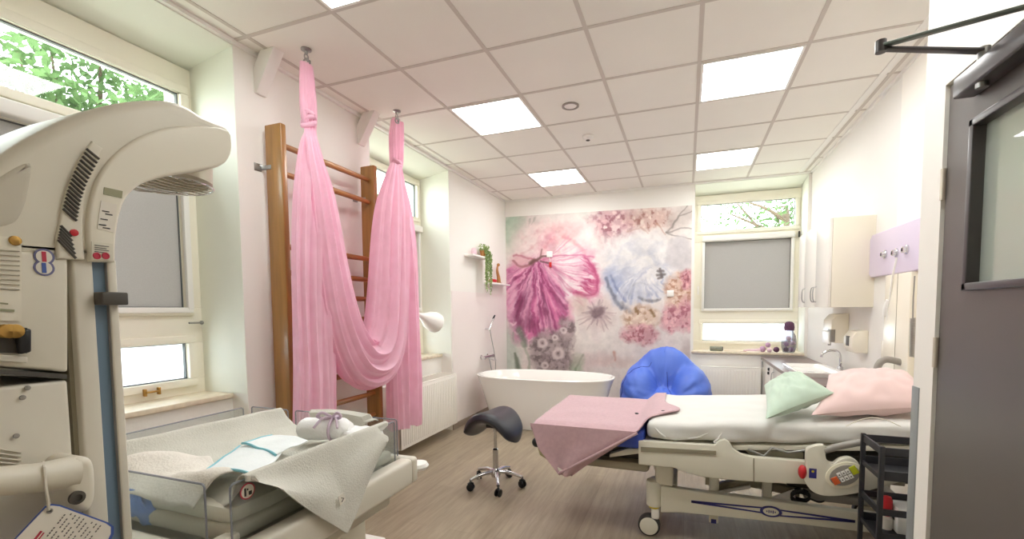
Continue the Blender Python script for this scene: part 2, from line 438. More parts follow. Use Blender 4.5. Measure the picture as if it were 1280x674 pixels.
sill('trim_3', XF+.02, XL-.11, W1[0]+.004, W1[1]-.004, .86, 0)
sill('trim_4', XF+.02, XL-.11, W2[0]+.004, W2[1]-.004, .86, 0)

# back wall with its window niche
YF = 6.47; BX0, BX1 = .085, 1.30
b = MB()
b.box(XL-.6, BX0, YB, YB+.6, 0, ZC+.1); b.box(BX1, 2.4, YB, YB+.6, 0, ZC+.1); b.box(BX0, BX1, YB+.10, YB+.6, 0, .79)
b.box(BX0, BX1, YB, YB+.12, 0, .78)
struct(b.build('wall_back', WALL, smooth=False))
b = MB(); b.prism([(BX0, YB, SO), (BX1, YB, SO), (BX1, YF+.05, 2.80), (BX0, YF+.05, 2.80)], (0, 0, .25))
b.box(BX1-.003, BX1+.001, YB+.001, YF, .8, 2.9)
struct(b.build('wall_reveal', REVEAL, smooth=False))
def PB(s, d, z): return (s, YF-d, z)
w, bx = window('window_3', PB, 'x', BX0, BX1, 2.80, .80,
    [(.165, 1.235, 2.345, 2.68, 'clear'), (.215, 1.20, 1.34, 2.20, 'blind'), (.205, 1.25, .92, 1.148, 'frost')], 1)
h = MB(); h.cyl(PB(.14, .05, 1.62), PB(.14, .09, 1.62), .01); h.tube([PB(.14, .09, 1.62), PB(.14, .095, 1.52)], .008); h.build('window_handle', TRIMW, w)
h = MB(); bx(h, 1.27, 1.285, .05, .075, 2.20, 2.27, .003); h.build('window_hinge', RUBBER, w)
sill('trim_5', BX0-.02, BX1-.002, YB-.03, YF-.02, .81, 0)

# right wall (main room), near wall block with the door, and the wall behind the camera
XD = .78; YC = 2.03
b = MB(); b.box(XR, XR+.25, YC, YB+.6, 0, ZC+.1)
struct(b.build('wall_right', WALL, smooth=False))
struct(MB().box(XR-.012, XR, YC, 3.76, 0, ZC-.01).build('trim_6', mat('panel_white', (250, 246, 238), .6, nscale=3, namt=.01), smooth=False))
DY0, DY1, DH = .93, 1.885, 2.052           # door leaf
b = MB()
b.box(XD, XR+.25, DY1+.01, YC, 0, ZC+.1)    # end block beyond the hinge
b.box(XD, XD+.16, YN-.2, DY0-.01, 0, ZC+.1); b.box(XD, XD+.16, DY0-.01, DY1+.01, DH+.01, ZC+.1)
struct(b.build('wall_near', mat('near_wall_paint', (240, 236, 228), .6, nscale=3, namt=.01), smooth=False))
struct(MB().box(XD-.003, XD+.045, YC-.05, YC+.003, 0, 1.06, .002).build('trim_7', GUARD))
struct(MB().box(XL-.2, 2.4, YN-.2, YN, 0, ZC+.1).build('wall_behind', WALL, smooth=False))
struct(MB().box(2.1, 2.3, YN, YC, 0, ZC+.1).build('wall_corridor', WALL, smooth=False))
struct(MB().box(XR-.012, XR, YC, YB, 0, .07).box(XL, XR, YB-.012, YB, 0, .07).build('baseboard_back', MATS['grey_base'], smooth=False))

# door leaf, closed in the near wall, hinged at its far edge
d = MB()
gy0, gy1, gz0, gz1 = 1.12, 1.745, 1.395, 1.895
x0, x1 = XD+.008, XD+.052
for (a, c, e, f_) in ((DY0, DY1, .008, gz0), (DY0, DY1, gz1, DH), (DY0, gy0, gz0, gz1), (gy1, DY1, gz0, gz1)):
    d.box(x0, x1, a, c, e, f_, 0)
door = struct(d.build('door_1', DOORM, smooth=False))
d = MB()
for (a, c, e, f_) in ((gy0, gy1, gz0, gz0+.022), (gy0, gy1, gz1-.022, gz1), (gy0, gy0+.022, gz0, gz1), (gy1-.022, gy1, gz0, gz1)):
    d.box(x0-.012, x1+.006, a, c, e, f_, .003)
d.build('door_window_frame', DOORF, door)
MB().box(x0+.02, x0+.026, gy0+.02, gy1-.02, gz0+.02, gz1-.02).build('door_pane', DGLASS, door, smooth=False)
for z in (.35, 1.195, 1.745):
    MB().cyl((XD+.002, DY1+.004, z-.05), (XD+.002, DY1+.004, z+.05), .008, 12).build('hinge', mat('nickel', (206, 196, 180), .35, .6, nscale=5, namt=.02), door)
d = MB(); d.cyl((x0, 1.0, 1.05), (x0-.06, 1.0, 1.05), .011); d.tube([(x0-.055, 1.0, 1.05), (x0-.06, 1.06, 1.05), (x0-.06, 1.13, 1.05)], .01)
d.box(x0-.006, x0, .975, 1.025, .93, 1.12, .003); d.build('door_handle', STEEL, door)
# overhead closer: body on the leaf, elbow arm standing out into the room, shoe on the wall above
cl = thing('door_closer', 'dark grey overhead door closer with elbow arm on top of the grey door', 'door closer', (XD-.04, 1.6, 1.98))
xa = x0-.055
MB().box(xa, x0-.001, 1.42, 1.742, 1.958, 2.018, .006).build('closer_body', DOORF, cl)
MB().cyl((xa+.02, 1.637, 1.945), (xa+.02, 1.637, 2.052), .014).build('spindle', STEEL, cl)
pe = Vector((.50, 1.575, 2.062))
def bar(p, q, w_, t_):
    p, q = Vector(p), Vector(q); dd = (q-p).normalized(); s_ = dd.cross(Vector((0, 0, 1))).normalized()*w_/2
    return MB().prism([p-s_, q-s_*.8, q+s_*.8, p+s_], (0, 0, t_), .0015)
bar((xa+.02, 1.637, 2.038), pe, .024, .008).build('main_arm', DOORF, cl)
bar(pe+Vector((0, 0, .008)), (XD-.028, 1.40, 2.026), .02, .008).build('forearm', mat('green_grey_metal', (104, 112, 104), .35, .3, nscale=5, namt=.03), cl)
MB().cyl(pe-Vector((0, 0, .006)), pe+Vector((0, 0, .026)), .013).build('elbow_pin', DOORF, cl)
MB().box(XD-.04, XD-.001, 1.36, 1.43, 2.030, 2.10, .003).build('shoe', DOORF, cl)

# ------------------------------------------------------------------ ceiling lights
LDIFF = emit('light_panel', (249, 251, 250), 8.0)
def panel(i, j, label):
    cx, cy = GX0+.6*(i+.5), GY0+GS*(j+.5)
    t = thing('ceiling_light', label, 'ceiling light', (cx, cy, ZC), 'square recessed ceiling lights')
    f = MB(); s = .288; q = .272
    for (a, c, e, g_) in ((-s, s, -s, -q), (-s, s, q, s), (-s, -q, -q, q), (q, s, -q, q)): f.box(cx+a, cx+c, cy+e, cy+g_, ZC-.008, ZC-.001)
    f.build('frame', TRIMW, t, smooth=False)
    MB().box(cx-q, cx+q, cy-q, cy+q, ZC-.005, ZC-.002).build('diffuser', LDIFF, t, smooth=False)
    return t
def copy_tree(o, parent=None):
    c = o.copy(); COL.objects.link(c); c.parent = parent
    for ch in list(o.children): copy_tree(ch, c)
    return c
P0 = panel(3, 2, 'lit square ceiling panel above the head of the bed, the largest fully shown')
for (i, j, lb) in ((0, 2, 'lit square ceiling panel next to the second silk hook'), (0, 5, 'small lit square ceiling panel nearest the left corner of the floral wall'),
                   (3, 5, 'small lit square ceiling panel in front of the far window'), (0, -1, 'lit ceiling panel cut off by the top edge of the picture'),
                   (3, -1, 'lit ceiling panel beside the door, outside the picture'), (5, -1, 'unseen ceiling panel added behind the grey door to brighten its pane')):  # last panel is an unseen extra, added to brighten the door pane
    c = copy_tree(P0); c.location = (GX0+.6*(i+.5), GY0+GS*(j+.5), ZC); c['label'] = lb
t = thing('ceiling_speaker', 'small round grey-rimmed disc set in the ceiling between the light panels', 'ceiling speaker', (-.848, 3.468, ZC))
MB().lathe((-.848, 3.468, ZC), [(.065, -.001), (.065, -.009), (.05, -.010), (.048, -.002)], 40).build('rim', GREYP, t)
MB().lathe((-.848, 3.468, ZC), [(.048, -.002), (.046, -.007), (.001, -.008)], 40).build('grille', TRIMW, t)
t = thing('smoke_detector', 'small white domed smoke detector on the ceiling', 'smoke detector', (-.847, 4.12, ZC))
MB().lathe((-.847, 4.12, ZC), [(.05, -.001), (.05, -.018), (.034, -.026), (.032, -.03), (.001, -.045)], 32).build('housing', TRIMW, t)
MB().lathe((-.847, 4.12, ZC), [(.018, -.036), (.018, -.041), (.012, -.043), (.001, -.048)], 20).build('sensor', DARKG, t)

# ceiling struts that carry the silks, from the pier up to the ceiling
for (y, lb) in ((2.12, 'white boxed strut from wall to ceiling nearest the large window'), (3.03, 'white boxed strut from wall to ceiling by the second window')):
    p = [(XL, y-.035, 2.66), (XL, y-.035, 2.80), (XL+.06, y-.035, ZC), (XL+.17, y-.035, ZC), (XL+.02, y-.035, 2.66)]
    tag(MB().prism(p, (0, .075, 0), .003).build('ceiling_strut', WALL), lb, 'strut', 'white struts under the ceiling edge')

# ------------------------------------------------------------------ wall bars
wb = thing('wall_bars', 'tall varnished wooden wall bars on the pier behind the pink silk', 'wall bars', (-2.36, 2.5, 0))
for y0 in (2.115, 2.975):
    b = MB().box(-2.415, -2.285, y0, y0+.042, 0.0, 2.475, .008)
    p = b.build('post', WOOD, wb)
    MB().box(XL, -2.37, y0-.004, y0+.002, 2.21, 2.235, .001).box(XL, XL+.004, y0-.05, y0+.0, 2.2, 2.245, .001).build('wall_bracket', STEEL, p)
for z in (2.365, 2.195, 1.75, 1.59, 1.44, 1.285, 1.13, .985, .875, .69, .52, .36, .21):
    pts = [(-2.34, 2.15+.83*k/8, z) for k in range(9)]
    b = MB().tube(pts, [.0165+.004*math.sin(PI*k/8) for k in range(9)], 14)
    b.build('rung', WOODR, wb)

# ------------------------------------------------------------------ aerial silk
def pleated(px, X, n=12, amp=.2, thick=.5, seed=0., jag=0.):
    """px rows: (u, v, half width px); a pleated fabric tube through them in the plane x = X"""
    rows = catmull(px, 7)
    pts = []; wid = []
    for (u, v, w_) in rows:
        p = onX(u, v, X); q = onX(u+1, v, X); s_ = (q-p).length
        pts.append(p); wid.append(w_*s_)
    K = 96
    def fn(a, t):
        i = int(round(t*(len(pts)-1))); p = pts[i]
        tg = (pts[min(i+1, len(pts)-1)]-pts[max(i-1, 0)]).normalized(); nn = Vector((0, -tg.z, tg.y))
        if nn.length < 1e-4: nn = Vector((0, 1, 0))
        nn.normalize()
        an = 2*PI*a
        f = 1+amp*math.sin(n*an+seed+1.4*math.sin(3*t+seed))+.5*amp*math.sin((n*2+3)*an+seed*2+t*3)
        w_ = wid[i]
        xo = math.sin(an)*w_*thick*f+.1*w_*nz(a*6+seed, t*5, 1)
        q = p+nn*(math.cos(an)*w_*(.93+.07*f))+Vector((xo, 0, 0))
        if jag and t > .98: q = q+Vector((0, 0, jag*nz(a*9, seed, 3)))
        return q
    m = MB(); m.grid(fn, K, len(pts), True); return m
def knot(c, r, s_=0.):
    m = MB()
    for k in range(4):
        pts = []
        for j in range(25):
            a = 2*PI*j/24
            pts.append(Vector(c)+Vector((math.cos(a)*r*(.9+.15*math.sin(a*2+k)), math.sin(a)*r*(.95+.1*math.cos(a*3+k)), (k-1.5)*r*.6+math.sin(a+k*1.3+s_)*r*.55)))
        m.tube(pts, r*.42, 10, False)
    return m
SX = -2.13
sk = thing('aerial_silk', 'pink aerial silk hammock hanging knotted from two ceiling hooks', 'aerial silk', (SX, 2.63, .4))
pleated([(383, 80, 6), (384, 100, 7.5), (385, 125, 8.5), (386, 146, 8), (388, 165, 6), (388, 185, 11), (390, 215, 16), (391, 260, 20.5), (391, 320, 22), (392, 400, 22), (394, 470, 22.5), (394, 534, 22.5)], SX, 11, .3, .45, .4, .05).build('silk_tail', SILK, sk)
pleated([(497, 152, 5.5), (496, 175, 6.5), (496, 200, 6), (495, 212, 5), (497, 232, 7), (500, 262, 10), (503, 320, 13), (505, 400, 14.5), (506, 470, 15), (507, 532, 15)], SX-.03, 9, .32, .5, 2.1, .05).build('silk_tail', SILK, sk)
pleated([(389, 172, 5), (394, 200, 8), (402, 240, 12), (409, 290, 14.5), (416, 340, 16), (424, 385, 18), (436, 425, 20), (452, 451, 22), (470, 449, 22), (481, 420, 20), (485, 370, 19), (487, 320, 18), (489, 270, 15), (492, 235, 10), (495, 208, 5)], SX+.055, 10, .22, .6, 1.2).build('silk_sling', SILK, sk)
for (u, v, r, s_) in ((386, 149, .033, 0), (496, 205, .03, 1)):
    knot(onX(u, v, SX), r, s_).build('knot', SILK, sk)
for (u, vt, vb) in ((382.5, 59, 82), (496, 139, 154)):
    top = onX(u, vt, SX); bot = onX(u, vb, SX); y = top.y
    a = MB(); a.lathe((SX, y, ZC), [(.03, 0), (.03, -.006), (.012, -.012), (.008, -.03), (.001, -.032)], 20)
    a.tube([Vector((SX, y+.014*math.cos(q*PI/8), ZC-.045+.018*math.sin(q*PI/8))) for q in range(17)], .004, 8, False)
    a.build('ceiling_hook', STEEL, sk)
    L_ = (ZC-.055)-bot.z
    a = MB(); pts = []
    for q in range(25):
        an = 2*PI*q/24; ww = .018+.010*(-math.sin(an))
        pts.append(Vector((SX, y+ww*math.cos(an), (ZC-.05+bot.z)/2+L_*.5*math.sin(an))))
    a.tube(pts, .0055, 8, False); a.box(SX-.008, SX+.008, y+.014, y+.028, (ZC-.05+bot.z)/2-.02, (ZC-.05+bot.z)/2+.02, .003)
    a.build('carabiner', STEEL, sk)

# ------------------------------------------------------------------ radiators
def radiator(name, label, P, s0, s1, z0, z1, dep):
    t = thing(name, label, 'radiator', P((s0+s1)/2, dep/2, 0))
    def bxx(mb, a, c, d0, d1, z0_, z1_, bev=.003):
        p = P(a, d0, z0_); q = P(c, d1, z1_); mb.box(min(p[0], q[0]), max(p[0], q[0]), min(p[1], q[1]), max(p[1], q[1]), z0_, z1_, bev)
    m = MB(); bxx(m, s0, s1, dep-.02, dep, z0, z1-.012, .006)
    n = int((s1-s0-.06)/.033)
    for k in range(n):
        c = s0+.03+(k+.5)*(s1-s0-.06)/n; bxx(m, c-.011, c+.011, dep, dep+.004, z0+.03, z1-.04, .0035)
    m.build('front_panel', LACQ, t)
    m = MB(); bxx(m, s0, s1, .03, .05, z0, z1-.012, .004); m.build('rear_panel', LACQ, t)
    m = MB(); bxx(m, s0, s0+.004, .03, dep, z0+.01, z1, .001); m.build('side_cover', LACQ, t)
    m = MB(); bxx(m, s1-.004, s1, .03, dep, z0+.01, z1, .001); m.build('side_cover', LACQ, t)
    m = MB()
    k = s0+.02
    while k < s1-.02: bxx(m, k, k+.006, .045, dep-.018, z1-.008, z1-.002, 0); k += .022
    bxx(m, s0, s1, .03, .048, z1-.01, z1, .002); bxx(m, s0, s1, dep-.02, dep, z1-.014, z1, .003)
    m.build('top_grille', LACQ, t)
    for c in (s0+.12, s1-.12):
        m = MB(); bxx(m, c-.015, c+.015, -.0, .034, z0+.05, z1-.05, .002); m.build('wall_hanger', LACQ, t)
    return t
radiator('radiator', 'white ribbed panel radiator under the second window beside the pink silk', lambda s, d, z: (XL-.13+d, s, z), 3.32, 4.36, .115, .665, .245)
r2 = radiator('radiator', 'cream ribbed panel radiator under the far window', lambda s, d, z: (s, YB-d, z), .17, .84, .10, .63, .10)

# ------------------------------------------------------------------ bath and fittings
tb = thing('bathtub', 'white oval freestanding bathtub in front of the floral wall', 'bathtub', (-1.55, 5.02, 0))
def tubring(cx, cy, rx, ry, z, n=72, e=2.6):
    out = []
    for k in range(n):
        a = 2*PI*k/n; ca, sa = math.cos(a), math.sin(a)
        out.append(Vector((cx+rx*math.copysign(abs(ca)**(2/e), ca), cy+ry*math.copysign(abs(sa)**(2/e), sa), z)))
    return out
rings = []
cx, cy = -1.545, 5.01
for (rx, ry, z) in ((.60, .28, 0), (.62, .30, .005), (.655, .322, .1), (.70, .35, .25), (.755, .38, .42), (.80, .405, .56), (.812, .412, .575), (.812, .412, .584), (.80, .402, .59), (.785, .39, .588), (.775, .38, .575), (.74, .35, .40), (.69, .31, .22), (.62, .25, .13), (.40, .16, .115), (.02, .01, .112)):
    rings.append(tubring(cx, cy, rx, ry, z))
b = MB(); vs = [v for r in rings for v in r]; n = 72; fs = []
for i in range(len(rings)-1):
    for k in range(n): a = i*n+k; c = i*n+(k+1) % n; fs.append((a, c, c+n, a+n))
fs.append(tuple(range(n))[::-1]); b.add(vs, fs)
b.build('tub_shell', ENAMEL, tb)
MB().lathe((cx+.2, cy, .117), [(.03, 0), (.03, .004), (.001, .006)], 20).build('drain', CHROME, tb)
ms = thing('shower_mixer', 'chrome wall shower mixer with hand shower above the tub end', 'mixer tap', (XL+.05, 5.3, .74))
m = MB(); m.cyl((XL+.07, 5.2, .745), (XL+.07, 5.42, .745), .02); 
for y in (5.22, 5.40): m.cyl((XL, y, .745), (XL+.07, y, .745), .014); m.lathe((XL+.006, y, .745), [(.032, 0), (.03, .008), (.014, .012)], 20, (1, 0, 0))
m.cyl((XL+.07, 5.31, .73), (XL+.17, 5.31, .70), .012); m.build('mixer_body', CHROME, ms)
for y in (5.17, 5.44): MB().lathe((XL+.07, y-.02, .745), [(.024, 0), (.026, .01), (.024, .04), (.001, .042)], 12, (0, 1, 0)).build('knob', CHROME, ms)
m = MB(); m.tube(catmull([(XL+.07, 5.33, .72), (XL+.10, 5.40, .45), (XL+.10, 5.46, .66), (XL+.06, 5.42, 1.0), (XL+.06, 5.38, 1.10)], 8), .006, 8); m.build('hose', STEEL, ms)
m = MB(); m.tube([(XL+.06, 5.36, 1.08), (XL+.075, 5.40, 1.17), (XL+.09, 5.45, 1.24)], [.010, .011, .013]); m.build('hand_shower', CHROME, ms)
MB().lathe((XL+.085, 5.46, 1.25), [(.001, -.012), (.03, -.01), (.034, .004), (.03, .01), (.001, .012)], 24, (1, .5, -.6)).build('shower_head', BLACK, ms)
MB().cyl((XL+.0, 5.36, 1.10), (XL+.06, 5.36, 1.10), .011).build('shower_holder', CHROME, ms)

# shelves on the left wall with what stands on them
def shelf(y0, y1, z, label):
    return tag(MB().box(XL, XL+.12, y0, y1, z-.022, z, .003).build('wall_shelf', TRIMW), label, 'shelf', 'white floating shelves')
shelf(4.80, 5.32, 2.0, 'short white floating shelf holding the trailing plant'); shelf(5.34, 5.97, 1.70, 'short white floating shelf holding the red dish')
pp = thing('hanging_plant', 'trailing green string plant in a small pot on the upper wall shelf', 'plant', (XL+.07, 5.2, 2.0))
MB().lathe((XL+.07, 5.18, 2.0), [(.028, 0), (.042, .075), (.044, .08), (.038, .08), (.034, .06), (.001, .06)], 24).build('pot', GOLDW, pp)
m = MB(); rr = random.Random(3)
def leafq(m, p, s, rr):
    d1 = Vector((rr.uniform(-1, 1), rr.uniform(-1, 1), rr.uniform(-1, 1))).normalized(); d2 = d1.cross(Vector((rr.uniform(-1, 1), rr.uniform(-1, 1), rr.uniform(-1, 1)))).normalized()
    p = Vector(p); m.add([p-d1*s, p-d2*s*.5, p+d1*s, p+d2*s*.5], [(0, 1, 2, 3)])
st = MB()
for k in range(22):
    a = rr.uniform(0, 2*PI); L_ = rr.uniform(.10, .42) if k % 3 else rr.uniform(.3, .52)
    x = XL+.07+.05*abs(math.cos(a)); y = 5.18+.075*math.sin(a)+.03
    pts = [(XL+.07, 5.18, 2.07), (x*.5+(XL+.07)*.5+.02, (y+5.18)/2, 2.10), (x+.02, y, 2.06)]
    q = 2.06
    while q > 2.08-L_: q -= .03; pts.append((max(XL+.13, x+.02)+rr.uniform(-.005, .005), y+rr.uniform(-.008, .008), q))
    st.tube(pts, .0015, 5)
    for p in pts[1:]:
        for _ in range(4): leafq(m, (p[0]+rr.uniform(-.012, .012), p[1]+rr.uniform(-.014, .014), p[2]+rr.uniform(-.012, .015)), rr.uniform(.010, .017), rr)
for k in range(90): leafq(m, (XL+.07+rr.uniform(-.05, .06), 5.18+rr.uniform(-.07, .08), 2.08+rr.uniform(-.01, .08)), rr.uniform(.012, .02), rr)
st.build('stem', LEAF, pp); m.build('foliage', LEAF2, pp, flat=True)
tag(MB().lathe((XL+.06, 4.94, 2.0), [(.03, 0), (.036, .03), (.03, .07), (.018, .085), (.001, .088)], 24).build('candle_jar', ROSE), 'small pale jar beside the trailing plant on the upper shelf', 'jar')
t = tag(MB().lathe((XL+.06, 5.50, 1.70), [(.03, 0), (.045, .01), (.052, .03), (.04, .045), (.001, .048)], 24, sy=1.6).build('dish', RED), 'bright red rounded dish on the lower wall shelf', 'dish')
f = thing('figurine', 'slim ochre carved figurine standing on the lower wall shelf', 'figurine', (XL+.06, 5.68, 1.70))
MB().tube(catmull([(XL+.06, 5.70, 1.70), (XL+.06, 5.69, 1.78), (XL+.06, 5.65, 1.86), (XL+.06, 5.66, 1.93)], 5), [.03-.018*k/15 for k in range(16)], 12).build('body', GOLDW, f)
MB().ball((XL+.06, 5.69, 1.95), .022).build('head', GOLDW, f)
MB().box(XL+.03, XL+.09, 5.64, 5.74, 1.70, 1.712, .002).build('base', GOLDW, f)

# small lamp with a conical white shade, wall arm from the pier
la = thing('wall_lamp', 'white conical lamp head on an arm beside the second window', 'lamp', (XL, 3.06, 1.34))
p1 = onX(521, 392, -2.40); p2 = onX(545, 397, -2.40)
MB().tube([(XL+.0, 3.08, 1.36), (XL+.05, 3.20, 1.36), p1], .009, 10).build('arm', WHITEP, la)
MB().lathe((XL, 3.08, 1.36), [(.03, 0), (.03, .012), (.012, .02)], 20, (1, 0, 0)).build('wall_mount', WHITEP, la)
ax = (Vector(p2)-Vector(p1)); ax.z -= .05; L_ = .30
MB().lathe(p1, [(.001, -.01), (.018, 0), (.022, .05), (.045, .11), (.085, .19), (.102, .26), (.100, .30), (.094, .30), (.09, .25), (.001, .2)], 36, (.05, ax.y, ax.z-.03)).build('lamp_shade', WHITEP, la)
tag(MB().ball((XL-.2, 3.69, .895), .033, sz=.95).build('sill_ornament', mat('ochre_ceramic', (196, 160, 70), .5, nscale=10, namt=.1)), 'small round ochre ornament on the sill of the second window', 'ornament')

# ------------------------------------------------------------------ mural (printed on the back wall, its picture computed on a fine grid)
def mural():
    x0, x1, z0, z1 = -2.44, .052, .07, 2.66
    nx, nzv = 430, 440
    X, Zz = np.meshgrid(np.linspace(x0, x1, nx), np.linspace(z0, z1, nzv))
    zt = 2.665-.045*(X-x0)/(x1-x0)
    Zz = z0+(Zz-z0)*(zt-z0)/(z1-z0)
    yy = YB-.004
    D = np.stack([X, np.full_like(X, yy), Zz-EYE], -1)
    dep = D@AW
    U = CX+FPX*(D@AR)/dep; V = CY-FPX*(D@AU)/dep
    rng = np.random.RandomState(5)
    def vnoise(sx, sy, seed):
        r = np.random.RandomState(seed); G = r.rand(64, 64)
        a = U/sx+seed*3.1; c = V/sy+seed*1.7
        i = np.floor(a).astype(int); j = np.floor(c).astype(int); fa = a-i; fc = c-j
        fa = fa*fa*(3-2*fa); fc = fc*fc*(3-2*fc)
        g_ = lambda p, q: G[p % 64, q % 64]
        return (g_(i, j)*(1-fa)+g_(i+1, j)*fa)*(1-fc)+(g_(i, j+1)*(1-fa)+g_(i+1, j+1)*fa)*fc
    def fbm(s, seed): return (vnoise(s, s, seed)+.5*vnoise(s/2, s/2, seed+1)+.25*vnoise(s/4, s/4, seed+2))/1.75
    wu = (fbm(14, 11)-.5)*9; wv = (fbm(14, 21)-.5)*9; wu2 = (fbm(4, 31)-.5)*4; wv2 = (fbm(4, 41)-.5)*4
    UU = U+wu+wu2; VV = V+wv+wv2
    C = np.zeros(U.shape+(3,)); C[:] = (226, 217, 212)
    def mixc(m, c):
        m = np.clip(m, 0, 1)[..., None]; C[:] = C*(1-m)+np.array(c, float)*m
    def ell(cx, cy, rx, ry, rot=0, soft=.35, warp=True):
        a, c = (UU, VV) if warp else (U, V)
        dx, dy = a-cx, c-cy; cr, sr = math.cos(rot), math.sin(rot)
        q = np.sqrt(((dx*cr+dy*sr)/rx)**2+((-dx*sr+dy*cr)/ry)**2)
        return np.clip((1+soft-q)/(2*soft), 0, 1)
    def stroke(P, w0, w1, c, al=.8, warp=.5):
        P = np.array(P, float); best = np.full(U.shape, 9e9); wt = np.zeros(U.shape)
        a = U+wu*warp+wu2*.4; b_ = V+wv*warp+wv2*.4
        x_0, x_1 = P[:, 0].min()-12, P[:, 0].max()+12; y_0, y_1 = P[:, 1].min()-12, P[:, 1].max()+12
        sel = (U > x_0) & (U < x_1) & (V > y_0) & (V < y_1)
        if not sel.any(): return
        a = a[sel]; b_ = b_[sel]; bs = np.full(a.shape, 9e9); wl = np.zeros(a.shape); n_ = len(P)-1
        for i in range(n_):
            d_ = P[i+1]-P[i]; L2 = (d_**2).sum()+1e-6
            t_ = np.clip(((a-P[i, 0])*d_[0]+(b_-P[i, 1])*d_[1])/L2, 0, 1)
            q = np.hypot(a-P[i, 0]-t_*d_[0], b_-P[i, 1]-t_*d_[1]); u_ = (i+t_)/n_
            k = q < bs; bs[k] = q[k]; wl[k] = (w0+(w1-w0)*u_)[k]
        m = np.clip(1.3-bs/np.maximum(wl, .2), 0, 1)*al
        C[sel] = C[sel]*(1-m[:, None])+np.array(c, float)*m[:, None]
    def bez(p, q, r_, k=8): return [((1-t)**2*p[0]+2*t*(1-t)*q[0]+t*t*r_[0], (1-t)**2*p[1]+2*t*(1-t)*q[1]+t*t*r_[1]) for t in [i/k for i in range(k+1)]]
    def n2(A, B, seed):
        G = np.random.RandomState(seed).rand(64, 64); i = np.floor(A).astype(int); j = np.floor(B).astype(int); fa = A-i; fc = B-j
        fa = fa*fa*(3-2*fa); fc = fc*fc*(3-2*fc); g_ = lambda a, b: G[a % 64, b % 64]
        return (g_(i, j)*(1-fa)+g_(i+1, j)*fa)*(1-fc)+(g_(i, j+1)*(1-fa)+g_(i+1, j+1)*fa)*fc
    def vein(cx, cy, freq, seed, bend=.0, rs=22):
        dx, dy = UU-cx, VV-cy; r_ = np.hypot(dx, dy); a = np.arctan2(dy, dx)+bend*r_/40
        return .6*n2(a*freq+50, r_/rs+9, seed)+.4*n2(a*freq*2.3+90, r_/rs*1.5+4, seed+1)
    def shade(m, amt, dark, light):
        k = np.clip(m, 0, 1)*np.clip(amt, -1, 1); mixc(np.clip(-k, 0, 1), dark); mixc(np.clip(k, 0, 1), light)
    f1 = fbm(30, 51); mixc((f1-.45)*1.2, (206, 192, 190)); mixc((fbm(22, 61)-.55)*1.6, (232, 214, 214))
    # greens, upper left and down the left edge
    mixc(ell(640, 290, 14, 26)*.85, (168, 194, 172)); mixc(ell(652, 283, 8, 14)*.5, (146, 172, 152)); mixc(ell(690, 276, 26, 9)*.5, (186, 196, 184))
    mixc(ell(638, 440, 12, 34)*.55, (176, 194, 180)); mixc(ell(655, 300, 9, 20)*.4, (196, 206, 192)); mixc(ell(725, 268, 22, 8)*.4, (204, 208, 196))
    for P in (((662, 274), (661, 285)), ((651, 300), (653, 308)), ((668, 272), (664, 282))): stroke(P, 1.6, .6, (120, 130, 118), .6)
    # mauve blossoms along the top
    top = ell(768, 278, 32, 17)+ell(760, 297, 11, 15); mixc(top*.8, (204, 158, 164)); mixc(top*np.clip((fbm(5, 71)-.5)*5, 0, 1), (158, 104, 114)); mixc(top*np.clip((fbm(6, 81)-.5)*4, 0, 1), (234, 208, 206))
    tp2 = ell(815, 273, 28, 12); mixc(tp2*.7, (206, 168, 158)); mixc(tp2*np.clip((fbm(5, 91)-.5)*5, 0, 1), (160, 112, 104)); mixc(tp2*np.clip((fbm(5, 95)-.52)*4, 0, 1), (232, 214, 204))
    stroke([(757, 292), (756, 305)], 3, 1.2, (150, 104, 116), .7)
    for P in (((802, 284), (812, 292)), ((820, 280), (826, 287), (832, 294)), ((785, 288), (800, 286))): stroke(P, 1.6, .8, (176, 126, 108), .6)
    # grey leaf, upper right
    lf = ell(852, 272, 20, 13, -.5); mixc(lf*.7, (196, 184, 178))
    for P in (((833, 291), (848, 272), (858, 258)), ((833, 291), (850, 286), (866, 285)), ((833, 291), (848, 296), (866, 299)), ((840, 284), (850, 270), (866, 264))): stroke(P, 1.4, .8, (132, 122, 118), .6, .3)
    # pale upper petals of the large pink flower
    mixc(ell(690, 298, 48, 28)*.85, (230, 206, 204)); mixc(ell(662, 318, 26, 26)*.8, (228, 208, 206)); mixc(ell(735, 315, 26, 30)*.7, (236, 222, 218))
    mixc(ell(700, 291, 26, 12, -.2)*.6, (212, 160, 162)); mixc(ell(684, 303, 10, 16, .4)*.6, (206, 138, 158))
    stroke(bez((676, 322), (684, 292), (704, 296))+bez((704, 296), (722, 300), (732, 318)), 3.0, 2.6, (206, 134, 140), .6)
    stroke([(640, 330), (650, 318), (672, 305), (690, 285)], 1.6, 2, (214, 170, 172), .5)
    # right lobe
    lobe = ell(712, 345, 38, 30, .5); mixc(lobe, (238, 220, 224)); mixc(ell(735, 345, 14, 30, -.2)*.55, (226, 176, 196)); mixc(ell(700, 370, 24, 22, .3)*.8, (236, 212, 220))
    shade(ell(712, 340, 42, 36, .4), (vein(672, 327, 9, 301)-.5)*1.5, (214, 150, 178), (246, 234, 236))
    outer_ = np.clip((np.hypot(UU-672, (VV-327)*1.25)-48)/26, 0, 1)*ell(715, 348, 36, 30, .5); shade(outer_, (vein(672, 327, 16, 311)-.42)*-2.6, (178, 66, 112), (240, 214, 224))
    rim = bez((732, 322), (752, 345), (745, 366))+bez((745, 366), (736, 374), (720, 367)); stroke(rim, 3.2, 4.4, (196, 92, 134), .7); stroke(rim, .9, 1.6, (160, 62, 102), .5)
